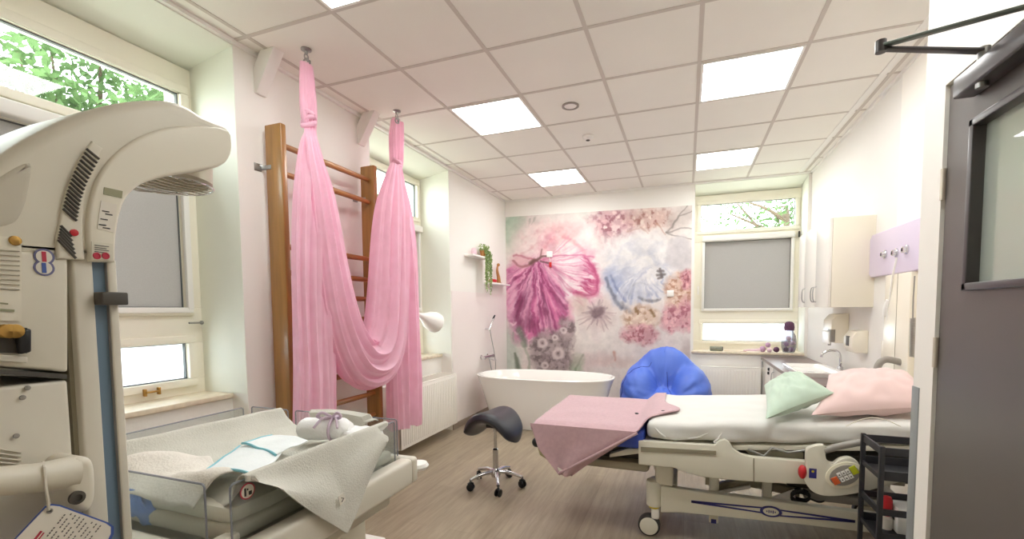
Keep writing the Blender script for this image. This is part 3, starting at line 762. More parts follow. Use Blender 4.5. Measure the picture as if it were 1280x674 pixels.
    for k in range(16):
        a = -.75+1.35*k/15; e = (672+math.cos(a)*rng.uniform(46, 76), 327+math.sin(a)*rng.uniform(40, 66)+10)
        stroke(bez((676, 325), (690+k, 320+k*2.2), e), .9, 1.1, ((222, 146, 176), (206, 112, 150), (232, 178, 198))[k % 3], .45, .3)
    for k in range(14):
        t = k/13; x_, y_ = 741+6*math.sin(t*3), 332+36*t
        stroke([(x_, y_), (x_-rng.uniform(8, 18), y_-rng.uniform(2, 9))], 1.6, .6, (188, 78, 122), .6)
    stroke(bez((680, 325), (708, 314), (742, 322)), 1.6, 1.0, (206, 110, 148), .7); stroke(bez((680, 330), (705, 340), (722, 352)), 1.4, .8, (206, 112, 150), .6)
    # lower skirt of long petals
    mixc(ell(668, 372, 30, 44, -.18)*.95, (206, 112, 156)); mixc(ell(690, 385, 18, 34, -.5)*.95, (214, 126, 164)); mixc(ell(650, 350, 18, 26, .3)*.9, (208, 128, 164)); mixc(ell(655, 395, 18, 30)*.8, (176, 84, 130))
    tips = [(637, 348), (636, 366), (636, 385), (640, 402), (646, 412), (653, 418), (660, 421), (667, 421), (675, 418), (683, 415), (691, 415), (698, 410), (703, 402), (706, 392), (707, 378)]
    cols = [(222, 152, 186), (190, 84, 138), (150, 62, 110), (208, 108, 158), (232, 176, 204), (172, 70, 122), (216, 124, 168), (128, 58, 96)]
    for rep in range(9):
        for k, tp in enumerate(tips):
            e = (tp[0]+rng.uniform(-4, 4), tp[1]+rng.uniform(-10, 2)); m_ = ((671+e[0])/2+rng.uniform(-9, 5), (328+e[1])/2+rng.uniform(-8, 6))
            s_ = (671+(m_[0]-671)*rng.uniform(0, .7), 328+(m_[1]-328)*rng.uniform(0, .7))
            stroke(bez(s_, m_, e), rng.uniform(.5, 1.2), rng.uniform(1.0, 2.6), cols[rng.randint(8)], .55, .25)
    mixc(ell(655, 375, 10, 34, .12)*.35, (104, 56, 80)); mixc(ell(652, 402, 14, 12)*.35, (110, 60, 84)); mixc(ell(640, 378, 5, 30)*.5, (236, 196, 214))
    for k in range(12):
        tp = tips[3+k % 10]; stroke([(tp[0]-3, tp[1]+2), (tp[0], tp[1]+5), (tp[0]+5, tp[1]+1)], 1, 1, (236, 196, 212), .5)
    stroke([(672, 327), (662, 338), (645, 348)], 2.2, 1, (140, 56, 96), .7); stroke([(674, 330), (682, 350), (692, 368)], 2.8, 1.6, (160, 66, 112), .7); stroke([(671, 330), (668, 355)], 1.8, 1, (234, 170, 202), .7)
    shade(ell(668, 372, 33, 48, -.12), (vein(672, 320, 13, 321)-.5)*2.2, (128, 52, 92), (236, 176, 204))
    shade(ell(684, 300, 34, 22), (fbm(7, 331)-.5)*1.6, (206, 150, 158), (238, 222, 220))
    # left petal, knot
    mixc(ell(652, 326, 15, 8)*.8, (218, 178, 182)); stroke(bez((641, 321), (650, 315), (668, 326)), 1.5, 1.6, (178, 104, 120), .7); stroke(bez((640, 327), (652, 338), (667, 328)), 1.5, 2.4, (150, 92, 98), .7)
    stroke([(664, 329), (668, 326)], 3.4, 3.0, (98, 66, 62), .9, .1); stroke([(671, 326), (677, 321), (690, 320)], 2.4, 1.2, (100, 68, 66), .85, .1); stroke([(676, 327), (688, 329)], 1.6, 1, (96, 66, 70), .8, .1)
    stroke([(676, 320), (678, 312)], 1.4, .8, (120, 86, 84), .7)
    # white and blue flower
    mixc(ell(802, 330, 50, 40, .2, .25), (226, 221, 221)); mixc(ell(778, 352, 22, 26, .3)*.6, (186, 196, 218)); mixc(ell(769, 356, 10, 22, -.2)*.6, (150, 164, 202)); mixc(ell(800, 365, 26, 12)*.6, (196, 202, 220))
    for k in range(34):
        a = rng.uniform(.35, 3.0); r0_ = rng.uniform(12, 24); r1_ = rng.uniform(28, 42)
        c_ = ((166, 176, 206), (234, 232, 236), (200, 204, 218), (146, 152, 178))[rng.randint(4)]
        stroke(bez((800+math.cos(a)*r0_, 338+math.sin(a)*r0_*.9), (802+math.cos(a+.2)*r1_*.7, 338+math.sin(a+.2)*r1_*.7), (800+math.cos(a)*r1_*1.05, 342+math.sin(a)*r1_*.95)), .8, 1.4, c_, .5)
    stroke(bez((758, 348), (762, 372), (778, 384)), 2.0, 2.8, (104, 108, 128), .8); stroke(bez((778, 380), (786, 388), (792, 392)), 3.2, 3.4, (134, 130, 140), .7); stroke(bez((798, 372), (812, 380), (824, 374)), 2.4, 1.6, (116, 112, 118), .7)
    stroke(bez((764, 345), (768, 362), (782, 376)), 1.8, 2.4, (120, 128, 170), .7); stroke(bez((790, 358), (800, 352), (812, 356)), 1.2, 1, (150, 150, 160), .5)
    shade(ell(800, 348, 42, 32, .1), (vein(826, 330, 10, 341, .3)-.5)*1.9, (150, 158, 190), (236, 234, 236))
    shade(ell(800, 322, 44, 28, .1), (vein(815, 350, 7, 351, .5)-.5)*.9, (204, 204, 214), (240, 238, 236))
    mixc(ell(800, 314, 36, 20)*.55, (232, 229, 226))
    for (px_, py_, rx_, ry_, ro) in ((786, 318, 20, 13, -.7), (806, 308, 22, 12, .1), (828, 318, 18, 14, .6), (776, 336, 14, 18, .2), (796, 334, 17, 13, -.3), (838, 338, 12, 15, .2), (790, 356, 13, 16, .4), (808, 362, 15, 11, -.2), (814, 346, 13, 12, .3)):
        e0 = ell(px_, py_, rx_, ry_, ro, .16); e1 = ell(px_+1.5, py_-1.8, rx_*.92, ry_*.9, ro, .45)
        mixc(np.clip(e0-e1*.9, 0, 1)*.55, (168, 172, 192)); mixc(e1*.30, (238, 235, 234)); mixc(ell(850, 318, 14, 18)*.35, (204, 198, 200))
    for P in (((822, 339), (829, 339)), ((821, 344), (831, 343)), ((823, 348), (828, 346)), ((825, 336), (827, 346))): stroke(P, 1.8, 1.8, (104, 94, 94), .75, .15)
    # hydrangeas lower right
    for (a, b_, rx, ry, c1, c2, c3) in ((848, 366, 17, 22, (216, 180, 160), (178, 130, 108), (234, 214, 200)), (856, 395, 12, 20, (204, 148, 156), (166, 98, 112), (230, 176, 186)), (838, 398, 12, 16, (206, 150, 158), (168, 100, 112), (232, 184, 188)),
            (802, 398, 20, 15, (212, 184, 164), (172, 136, 110), (232, 216, 200)), (800, 418, 21, 13, (200, 146, 152), (160, 94, 104), (226, 178, 184)), (858, 350, 8, 12, (200, 130, 140), (150, 84, 96), (226, 180, 184))):
        k = ell(a, b_, rx, ry, 0, .3); mixc(k*.85, c1); mixc(k*np.clip((fbm(4, 101+a)-.5)*6, 0, 1)*.9, c2); mixc(k*np.clip((fbm(4, 131+b_)-.52)*6, 0, 1)*.8, c3)
    for (a, b_) in ((794, 386), (797, 388), (813, 388), (816, 392)): stroke([(a, b_), (a+1, b_+3)], 2.2, 1.6, (130, 96, 60), .7)
    # daisy
    mixc(ell(746, 392, 24, 22)*.4, (200, 176, 174))
    for k in range(34):
        a = 2*PI*k/34+rng.uniform(-.12, .12); r_ = rng.uniform(12, 27)*(1 if math.sin(a) > -.2 else .65)
        stroke([(746+math.cos(a)*5, 391+math.sin(a)*4), (746+math.cos(a)*r_, 392+math.sin(a)*r_)], 2.4, .8, ((170, 144, 148), (200, 178, 178), (146, 120, 126))[k % 3], .42)
    mixc(ell(746, 391, 8, 5)*.9, (122, 100, 106)); mixc(ell(722, 380, 12, 10)*.4, (196, 170, 152))
    # dark cluster of small blooms
    for (a, b_, rx, ry) in ((688, 440, 24, 26), (708, 415, 11, 18), (700, 452, 20, 12), (672, 428, 10, 10)):
        k = ell(a, b_, rx, ry, 0, .25); mixc(k*.75, (152, 134, 136)); mixc(k*np.clip((fbm(5, 151+b_)-.5)*6, 0, 1)*.8, (112, 98, 100)); mixc(k*np.clip((fbm(5, 171+a)-.54)*6, 0, 1)*.6, (186, 168, 170))
    for (a, b_, r_) in ((678, 429, 6.5), (698, 442, 8), (681, 457, 5), (704, 413, 4.5), (694, 422, 4)):
        q = np.hypot(U-a+wu2*.5, V-b_+wv2*.5); mixc(np.clip(1.4-np.abs(q-r_*.65)/(r_*.35), 0, 1)*.85, (216, 202, 202)); mixc(np.clip(1.2-q/(r_*.5), 0, 1)*.7, (170, 150, 152)); mixc(np.clip(1.2-q/(r_*.2), 0, 1)*.8, (104, 92, 92))
    # leaves
    stroke(bez((648, 412), (656, 425), (656, 432)), 5, 3.5, (118, 124, 114), .85, .2); stroke([(652, 428), (662, 450), (660, 464)], 2.2, 1.8, (152, 160, 142), .6); stroke([(644, 442), (648, 462)], 2.0, 4.2, (112, 122, 106), .85, .2); stroke([(641, 415), (643, 425)], 1.5, 1, (150, 160, 146), .6)
    mixc(ell(722, 455, 8, 13)*.75, (156, 172, 148)); stroke([(728, 444), (720, 462)], 2, 1.5, (120, 138, 112), .6)
    mixc(ell(740, 450, 30, 9)*.35, (212, 182, 184)); stroke([(768, 440), (770, 452)], 2.2, 1.2, (196, 138, 120), .7); mixc(ell(770, 452, 24, 6)*.4, (202, 170, 162)); mixc(ell(858, 445, 7, 18)*.5, (184, 164, 160)); stroke([(850, 442), (856, 452)], 2, 1, (170, 130, 120), .6)
    mixc(ell(800, 445, 50, 6)*.3, (210, 194, 190))
    C[:] += ((fbm(6, 401)-.5)*22)[..., None]*np.array([1, .95, .9]); C[:] += ((fbm(16, 411)-.5)*14)[..., None]
    # fine paper grain
    C[:] += (fbm(2.2, 191)[..., None]-.5)*9
    C[:] = np.clip(C, 0, 255)
    c = C/255.; lin = np.where(c <= .04045, c/12.92, ((c+.055)/1.055)**2.4)
    vs = np.stack([X, np.full_like(X, yy), Zz], -1).reshape(-1, 3)
    idx = np.arange(nx*nzv).reshape(nzv, nx)
    fs = np.stack([idx[:-1, :-1], idx[:-1, 1:], idx[1:, 1:], idx[1:, :-1]], -1).reshape(-1, 4)
    me = bpy.data.meshes.new('mural'); me.from_pydata(vs.tolist(), [], fs.tolist())
    at = me.color_attributes.new('print', 'FLOAT_COLOR', 'POINT')
    al = np.ones((nx*nzv, 4), np.float32); al[:, :3] = lin.reshape(-1, 3); at.data.foreach_set('color', al.ravel())
    m = bpy.data.materials.new('mural_print'); m.use_nodes = True; nt = m.node_tree; b = nt.nodes['Principled BSDF']; b.inputs['Roughness'].default_value = .5
    ca = nt.nodes.new('ShaderNodeVertexColor'); ca.layer_name = 'print'; nt.links.new(ca.outputs['Color'], b.inputs['Base Color'])
    me.materials.append(m)
    o = bpy.data.objects.new('wall_mural', me); COL.objects.link(o)
    md = o.modifiers.new('thickness', 'SOLIDIFY'); md.thickness = .003; md.offset = -1
    tag(o, 'large floral wall print with one magenta and one white bloom', 'mural')
mural()
t = thing('call_unit', 'small white call unit with red pull cord on the magenta flower print', 'call unit', onY(687, 318, 6.09))
p = onY(687, 318, 6.09)
MB().box(p.x-.04, p.x+.04, 6.078, 6.096, p.z-.04, p.z+.04, .004).build('plate', WHITEP, t)
p2_ = onY(688, 331, 6.08)
MB().tube([(p.x, 6.076, p.z-.03), (p2_.x, 6.074, p2_.z+.03)], .003, 6).build('cord', WHITEP, t)
MB().box(p2_.x-.016, p2_.x+.02, 6.066, 6.078, p2_.z-.035, p2_.z+.035, .005).build('pull', RED, t)
p = onY(838, 367, 6.09)
t = thing('light_switch', 'small square white switch on the orange flowers of the print', 'switch', p)
MB().box(p.x-.042, p.x+.042, 6.082, 6.096, p.z-.042, p.z+.042, .004).build('plate', WHITEP, t); MB().box(p.x-.028, p.x+.028, 6.077, 6.083, p.z-.028, p.z+.028, .002).build('rocker', WHITEP, t)

# ------------------------------------------------------------------ infant warmer (seen from its side, column nearest the viewer)
XW = -1.02
def W(u, v, x=XW): return onX(u, v, x)
iw = thing('infant_warmer', 'large beige infant warmer with arched heater hood and clear-walled cot', 'infant warmer', (-1.2, .9, 0))
def arch(px, x0, x1, r, name, m, parent, dens=5, close=True):
    """side outline px (in plane x0) given depth to x1 with rounded rims of radius r"""
    P = [np.array([W(u, v, x0).y, W(u, v, x0).z]) for u, v in px]
    n = len(P); area = sum(P[i][0]*P[(i+1) % n][1]-P[(i+1) % n][0]*P[i][1] for i in range(n)); sg = 1 if area > 0 else -1
    N = []
    for i in range(n):
        d1 = P[i]-P[i-1]; d2 = P[(i+1) % n]-P[i]
        d1 = d1/(np.hypot(*d1)+1e-9); d2 = d2/(np.hypot(*d2)+1e-9); n1 = np.array([-d1[1], d1[0]])*sg; n2 = np.array([-d2[1], d2[0]])*sg
        v = n1+n2; q = max(.5, 1+float(n1@n2)); N.append(v/q)
    levels = []
    S = 5
    for k in range(S+1):
        a = PI/2*k/S; levels.append((x0-r*(1-math.sin(a)) if False else x0-r+r*math.cos(PI/2*(1-k/S)) if False else x0-r*(1-math.sin(PI/2*(1-k/S))), r*(1-math.cos(PI/2*(1-k/S)))))
    back = [(x1+(x0-x), i_) for x, i_ in reversed(levels)]
    vs = []; fs = []
    L_ = levels+back
    for (x, ins) in L_:
        for p, q in zip(P, N): vs.append(Vector((x, p[0]+q[0]*ins, p[1]+q[1]*ins)))
    for i in range(len(L_)-1):
        for k in range(n): a = i*n+k; c = i*n+(k+1) % n; fs.append((a, c, c+n, a+n))
    from mathutils.geometry import tessellate_polygon
    tri = tessellate_polygon([[Vector((p_[0], p_[1], 0)) for p_ in P]])
    o_ = (len(L_)-1)*n
    for t3 in tri: fs.append(tuple(t3)); fs.append(tuple(i+o_ for i in t3[::-1]))
    return MB().add(vs, fs).build(name, m, parent)
def smooth_px(P, k=4, closed=False): return [tuple(p) for p in catmull(P, k)]
HX1 = -1.25
outer = smooth_px([(-70, 262), (-30, 220), (0, 196), (30, 176), (60, 160), (90, 146), (120, 135), (150, 128), (178, 124.5), (205, 124), (222, 126.5), (238, 133), (254, 143), (270, 150), (284, 156), (290, 165), (291, 178), (289, 194), (282, 206), (262, 212), (232, 217), (205, 222), (180, 231), (162, 246), (152, 268), (147, 298), (145, 329)])
outer += [(118, 328), (82, 325), (40, 323), (-70, 318)]
hood = arch(outer, XW, HX1, .02, 'hood', BEIGE, iw)
seam = smooth_px([(114, 327), (110, 300), (111, 265), (119, 232), (134, 205), (155, 184), (180, 169), (208, 160), (240, 157), (272, 159), (286, 163)])
front = smooth_px([(290, 170), (290, 190), (280, 205), (258, 211), (230, 216), (203, 221), (178, 230), (160, 246), (151, 268), (146, 298), (145, 328)])
arch(seam+front, XW+.008, XW-.03, .006, 'hood_trim', mat('machine_trim_beige', (228, 222, 206), .38, nscale=3, namt=.012), hood)
vp = smooth_px([(72, 324), (71, 300), (76, 268), (86, 232), (100, 200), (116, 176)])+smooth_px([(130, 186), (118, 208), (108, 240), (104, 275), (105, 305), (107, 325)])
vpo = arch(vp, XW+.005, XW-.02, .004, 'vent_panel', BEIGE, hood)
m = MB()
def slat(m, p, q):
    a = W(p[0], p[1], XW+.0065); c = W(q[0], q[1], XW+.0065); m.tube([a, c], .0022, 6)
for k in range(17):
    t_ = k/16; slat(m, (108-29*t_-4*math.sin(t_*PI), 186+75*t_), (124-28*t_-5*math.sin(t_*PI), 199+77*t_))
for k in range(6):
    t_ = k/5; slat(m, (76-3*t_, 282+18*t_), (89+6*t_, 296+27*t_))
m.build('vent_slots', DARKG, vpo)
MB().lathe(W(92, 291, XW+.006), [(.006, 0), (.006, .003), (.001, .004)], 12, (1, 0, 0)).build('indicator_lamp', RED, vpo)
# concave niche on the rear cheek of the hood
arch(smooth_px([(-60, 285), (-30, 240), (5, 212), (30, 200), (44, 205), (42, 235), (34, 265), (20, 283), (-20, 292)]), XW+.002, XW-.03, .012, 'hood_recess', BEIGE2, hood)
# labels on the hood
def plate(pxs, x, t, name, m, parent):
    return MB().prism([W(u, v, x) for u, v in pxs], (t, 0, 0)).build(name, m, parent, smooth=False)
plate([(130, 234), (153, 239), (152, 248), (129, 243)], XW+.008, .0012, 'olive_sticker', GREENL, hood)
lb = plate([(126, 251), (146, 256), (142, 291), (121, 286)], XW+.008, .0012, 'white_sticker', PAPER, hood)
m = MB()
for k, (a, c) in enumerate(((130, 264), (134, 268), (128, 274), (126, 281), (131, 285))):
    p = W(a, c, XW+.0095); m.box(p.x, p.x+.0006, p.y-.003, p.y+.008, p.z-.0010, p.z+.0010)
m.build('label_text', DINK, lb, smooth=False)
lb = plate([(114, 302), (141, 305), (141, 326), (114, 323)], XW+.008, .0012, 'notice_sticker', mat('cream_label', (218,213,196), .5, nscale=5, namt=.01), hood)
m = MB()
for k in range(4):
    p = W(118, 306+2.6*k, XW+.0095); q = W(136-3*(k % 2), 308+2.6*k, XW+.0095); m.prism([p, q, q+Vector((0, 0, -.0016)), p+Vector((0, 0, -.0016))], (.0006, 0, 0))
m.build('label_text', INK, lb, smooth=False)
for u in (121, 132): MB().lathe(W(u, 320, XW+.0095), [(.0062, 0), (.0062, .001), (.0042, .0012), (.004, .0002)], 16, (1, 0, 0)).build('red_symbol', REDINK, lb)
# heater under the hood
hc = Vector((-1.135, .715, 1.655))
MB().lathe(hc, [(.13, .05), (.128, 0), (.118, -.006), (.11, .012), (.02, .03), (.001, .03)], 40, sx=.72, sy=.78).build('heater_dish', mat('reflector', (176, 166, 146), .3, .3, nscale=8, namt=.05), hood)
m = MB()
ring = [hc+Vector((math.cos(a)*.098, math.sin(a)*.098, -.012)) for a in [2*PI*k/40 for k in range(41)]]
m.tube(ring, .0022, 6, False)
for k in range(-4, 5):
    x = k*.022; yy_ = .098*math.sqrt(max(0, 1-(x/.098)**2)); m.tube([hc+Vector((x, -yy_, -.012)), hc+Vector((x, 0, -.018)), hc+Vector((x, yy_, -.012))], .0014, 5)
m.build('wire_guard', CHROME, hood)
# column
yA = lambda u: W(u, 330).y
def colbox(u0, u1, x0, x1, z0, z1, bev=.002): return MB().box(x0, x1, yA(u0), yA(u1), z0, z1, bev)
zc1 = W(110, 329).z+.01
colbox(92, 118, -1.32, XW-.004, .16, zc1, .004).build('column', OFFW, iw)
colbox(135.5, 147, -1.32, XW-.003, .16, zc1, .003).build('column_edge', OFFW, iw)
colbox(118, 135.5, -1.31, XW-.012, .16, zc1, 0).build('blue_strip', BLUESTR, iw)
colbox(135, 138, -1.31, XW-.005, .16, zc1, 0).build('shadow_gap', GREYP, iw)
colbox(86, 92, -1.31, XW-.02, .16, zc1, 0).build('rear_gap', BEDD, iw)
p = W(118, 380); q = W(153, 366)
MB().box(XW-.02, XW+.018, yA(117), yA(151), p.z-.002, q.z, .003).build('clamp', DARKG, iw)
# rear housing
rh = MB().prism([W(86, 318), W(86, 466), W(60, 463), W(-90, 452), W(-90, 306)], (-.23, 0, 0), .006).build('rear_housing', BEIGE, iw)
MB().prism([W(27, 297, XW+.002), W(27, 402, XW+.002), W(-80, 398, XW+.002), W(-80, 290, XW+.002)], (-.004, 0, 0)).build('side_plate', mat('machine_plate', (226, 220, 204), .4, nscale=4, namt=.01), rh, smooth=False)
m = MB()
for k in range(9):
    p = W(-70, 308+6*k, XW+.003); q = W(24, 314+6*k, XW+.003); m.tube([p, q], .0018, 6)
m.build('plate_grooves', BEIGE2, rh)
MB().lathe(W(19, 301, XW+.003), [(.008, 0), (.007, .003), (.001, .004)], 16, (1, 0, 0)).build('screw', BRASS, rh)
m = MB()
for (a, c, e, f_) in ((0, 378, 10, 381), (0, 386, 18, 390)):
    m.prism([W(a, c, XW+.003), W(e, c+1, XW+.003), W(e, f_, XW+.003), W(a, f_-1, XW+.003)], (.0006, 0, 0))
m.build('plate_print', GREENL, rh, smooth=False)
for v, tc_ in ((321, REDINK), (335, BLUEINK)):
    s = MB().lathe(W(55, v, XW+.0005), [(.0135, 0), (.0135, .001), (.001, .0011)], 24, (1, 0, 0)).build('round_sticker', mat('grey_blue_print', (112, 112, 150), .5, nscale=9, namt=.02), rh)
    MB().lathe(W(55, v, XW+.0018), [(.0105, 0), (.0105, .0005), (.001, .0006)], 24, (1, 0, 0)).build('sticker_field', PAPER, s)
    p = W(55, v, XW+.0026); MB().box(p.x, p.x+.0006, p.y-.0028, p.y+.0028, p.z-.0085, p.z+.0085).build('sticker_mark', tc_, s, smooth=False)
# open bay with brass fittings, then the lower cabinet
MB().prism([W(34, 410, XW+.004), W(34, 442, XW+.004), W(-60, 440, XW+.004), W(-60, 406, XW+.004)], (-.006, 0, 0)).build('fitting_bay', DARKG, rh, smooth=False)
for u in (3, 11): MB().lathe(W(u, 414, XW+.004), [(.009, 0), (.011, .006), (.007, .012), (.011, .02), (.001, .022)], 16, (1, 0, 0)).build('gas_fitting', BRASS, rh)
MB().prism([W(16, 413, XW+.006), W(34, 411, XW+.006), W(34, 440, XW+.006), W(20, 443, XW+.006)], (.014, 0, 0), .003).build('gas_block', BLACK, rh)
MB().prism([W(-80, 436, XW+.01), W(35, 446, XW+.01), W(35, 454, XW+.01), W(-80, 446, XW+.01)], (-.02, 0, 0), .002).build('bay_ledge', OFFW, rh)
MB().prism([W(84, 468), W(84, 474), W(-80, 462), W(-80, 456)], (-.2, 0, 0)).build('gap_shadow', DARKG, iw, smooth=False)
z_lo = .22
p = W(86, 472); q = W(-90, 462)
lc = MB().box(XW-.23, XW-.002, q.y, p.y, z_lo, p.z-.004, .006).build('lower_cabinet', OFFW, iw)
for k in range(5):
    a = W(-60, 552+7*k, XW); c = W(26, 566+5*k, XW); MB().tube([a, c], .002, 6).build('vent_slot', BEIGE2, lc)
for (u, v) in ((28, 497), (20, 545), (34, 485)): MB().lathe(W(u, v, XW), [(.004, 0), (.004, .002), (.001, .003)], 10, (1, 0, 0)).build('cabinet_screw', GREYP, lc)
# grab handle
XH = -.965
hd = MB().tube([W(-80, 606, XH), W(0, 602, XH), (W(50, 597, XH)), W(92, 590, XH)], [.021, .022, .0235, .027], 20).build('grab_handle', BEIGE, iw)
hb = arch(smooth_px([(80, 592), (92, 578), (104, 572), (114, 573), (120, 582), (122, 604), (121, 624), (114, 638), (102, 641), (93, 633), (89, 618), (82, 606)]), XH+.02, XH-.062, .012, 'handle_bracket', BEIGE, hd)
MB().lathe(W(95, 622, XH+.018), [(.011, 0), (.011, .005), (.006, .006), (.006, .003), (.001, .003)], 18, (1, 0, 0)).build('hex_bolt', DARKG, hd)
# cot platform
X0, X1, Y0, Y1 = -1.56, -.805, .575, 1.235
m = MB()
for (a, c, e, f_) in ((X0, X1, Y0, Y0+.04), (X0, X1, Y1-.035, Y1), (X0, X0+.05, Y0+.03, Y1-.03), (X1-.05, X1, Y0+.03, Y1-.03)): m.box(a, c, e, f_, .80, .882, .012)
m.box(X0+.01, X1-.01, Y0+.01, Y1-.01, .80, .845)
pl = m.build('cot_platform', OFFW, iw)
MB().prism([(X0+.1, .62, .80), (X1-.08, .62, .80), (X1-.08, 1.195, .80), (X0+.1, 1.195, .80)], (0, 0, -.075), .01).build('under_housing', BEIGE2, iw)
MB().box(-1.40, -.925, .66, 1.218, .585, .60, .006).build('pull_out_shelf', WHITEP, iw)
MB().box(-1.38, -.95, .68, 1.15, .60, .73, .004).build('drawer_box', BEIGE, iw)
MB().box(-1.27, -1.07, .80, 1.0, .12, .585, .01).build('pedestal', BEIGE, iw)
kb = Vector((-.826, 1.262, .838))
MB().lathe(kb, [(.001, -.012), (.03, -.01), (.036, 0), (.03, .01), (.001, .013)], 28).build('release_knob', WHITEP, iw)
MB().cyl((-.84, 1.225, .838), (-.83, 1.25, .838), .012).build('knob_stem', WHITEP, iw)
m = MB().prism([(-1.26, .25, .07), (-1.08, .25, .07), (-1.08, .95, .07), (-1.26, .95, .07)], (0, 0, .06), .01)
m.build('base_beam', BEIGE, iw)
for y, nm in ((.30, 1), (.95, 2)):
    MB().box(-1.50, -.86, y-.04, y+.04, .07, .125, .012).build('base_leg', BEIGE, iw)
    for x in (-1.46, -.90):
        cst = MB().cyl((x-.012, y, .045), (x+.012, y, .045), .045).build('caster', RUBBER, iw)
        MB().cyl((x, y, .04), (x, y, .10), .01).build('caster_stem', STEEL, cst)
# mattress tray, mattress
tr_ = MB().box(-1.495, -.875, .645, 1.195, .868, .905, .012).build('mattress_tray', BEIGE2, iw)
softbox(-1.48, -.885, .655, 1.185, .900, .942, .018, 18, 16, 4, .003, 9).build('cot_mattress', mat('cot_mattress_vinyl', (226, 222, 208), .5, nscale=6, namt=.02), iw)
MB().box(-.892, -.862, .60, .66, .868, .895, .006).build('tray_latch', OFFW, iw)
# clear walls
def clear_wall(name, a, c, z0, z1, t=.005):
    a = Vector(a); c = Vector(c); d_ = (c-a).normalized(); nn = Vector((-d_.y, d_.x, 0))*t/2
    o = MB().prism([a-nn+Vector((0, 0, z0)), c-nn+Vector((0, 0, z0)), c-nn+Vector((0, 0, z1)), a-nn+Vector((0, 0, z1))], nn*2).build(name, PLEXI, iw, smooth=False)
    e = MB()
    zz = lambda p, z: Vector((p.x, p.y, z))
    e.tube([zz(a, z0), zz(a, z1-.006), zz(a+d_*.006, z1), zz(c-d_*.006, z1), zz(c, z1-.006), zz(c, z0)], .0022, 6)
    e.build('polished_edge', PLEXE, o)
    return o
wr = clear_wall('clear_wall', (-.862, .64, 0), (-.862, 1.19, 0), .87, 1.0)
clear_wall('clear_wall', (-.868, 1.212, 0), (-1.29, 1.212, 0), .88, 1.0)
clear_wall('clear_wall', (-1.325, 1.212, 0), (-1.50, 1.212, 0), .88, 1.0)
clear_wall('clear_wall', (-.915, .626, 0), (-1.49, .626, 0), .87, 1.0)
clear_wall('clear_wall', (-1.515, .64, 0), (-1.515, 1.19, 0), .87, 1.0)
p = Vector((-.858, .675, .975))
lb = MB().lathe(p, [(.017, 0), (.017, .001), (.0145, .0012), (.0145, .0004), (.001, .0004)], 24, (1, 0, 0)).build('round_sticker', REDINK, iw)
MB().lathe(p+Vector((.0006, 0, 0)), [(.0145, 0), (.0145, .0006), (.001, .0007)], 24, (1, 0, 0)).build('sticker_field', PAPER, lb)
MB().box(p.x+.0012, p.x+.002, p.y-.008, p.y-.004, p.z-.009, p.z+.008).box(p.x+.0012, p.x+.002, p.y+.002, p.y+.009, p.z-.009, p.z-.001).box(p.x+.0012, p.x+.002, p.y-.002, p.y+.001, p.z+.002, p.z+.006).build('sticker_mark', DINK, lb, smooth=False)

# instruction card hanging from the handle
ic = thing('instruction_card', 'blue-edged printed card hanging tilted from the beige warmer handle', 'card', W(60, 640, -.94))
def card(px, x, t, name, m): return MB().prism([W(u, v, x) for u, v in px], (t, 0, 0), .0).build(name, m, ic, smooth=False)
cpx = [(56, 633), (64, 630), (74, 631), (134, 653), (141, 658), (141, 667), (112, 726), (104, 731), (8, 704), (2, 696), (6, 686)]
card(cpx, -.945, .003, 'card_board', BLUEINK)
cxm = sum(p[0] for p in cpx)/len(cpx); cym = sum(p[1] for p in cpx)/len(cpx)
card([(cxm+(u-cxm)*.955, cym+(v-cym)*.95) for u, v in cpx], -.9415, .0008, 'card_sheet', PAPER)
m = MB(); m2 = MB()
def lin(mb, a, b_, w_=1.2):
    P_ = W(a[0], a[1], -.9405); Q_ = W(b_[0], b_[1], -.9405); mb.tube([P_, Q_], .0009*w_, 4)
for k in range(9):
    t_ = k/8; s0 = (84+42*t_, 640+17*t_)          # columns of print run down the tilted card
    L_ = (60, 52, 66, 40, 62, 58, 30, 60, 44)[k]
    for q in range(int(L_/3)):
        if (q*7+k*3) % 5 == 0: continue
        lin(m, (s0[0]-q*2.6, s0[1]+q*3.2), (s0[0]-q*2.6-1.7, s0[1]+q*3.2+2.1))
lin(m2, (52, 664), (36, 684), 2); lin(m2, (55, 666), (44, 680), 1.2)
m.build('card_print', INK, ic); m2.build('card_heading', REDINK, ic)
MB().lathe(W(62, 639, -.9405), [(.004, 0), (.004, .001), (.002, .0012), (.002, 0)], 14, (1, 0, 0)).build('eyelet', GREYP, ic)
MB().tube([W(61, 638, -.939), W(60, 625, -.936), W(57, 608, -.935), W(55, 585, -.945), W(54, 578, -.97)], .0022, 6).build('cord_loop', OFFW, ic)

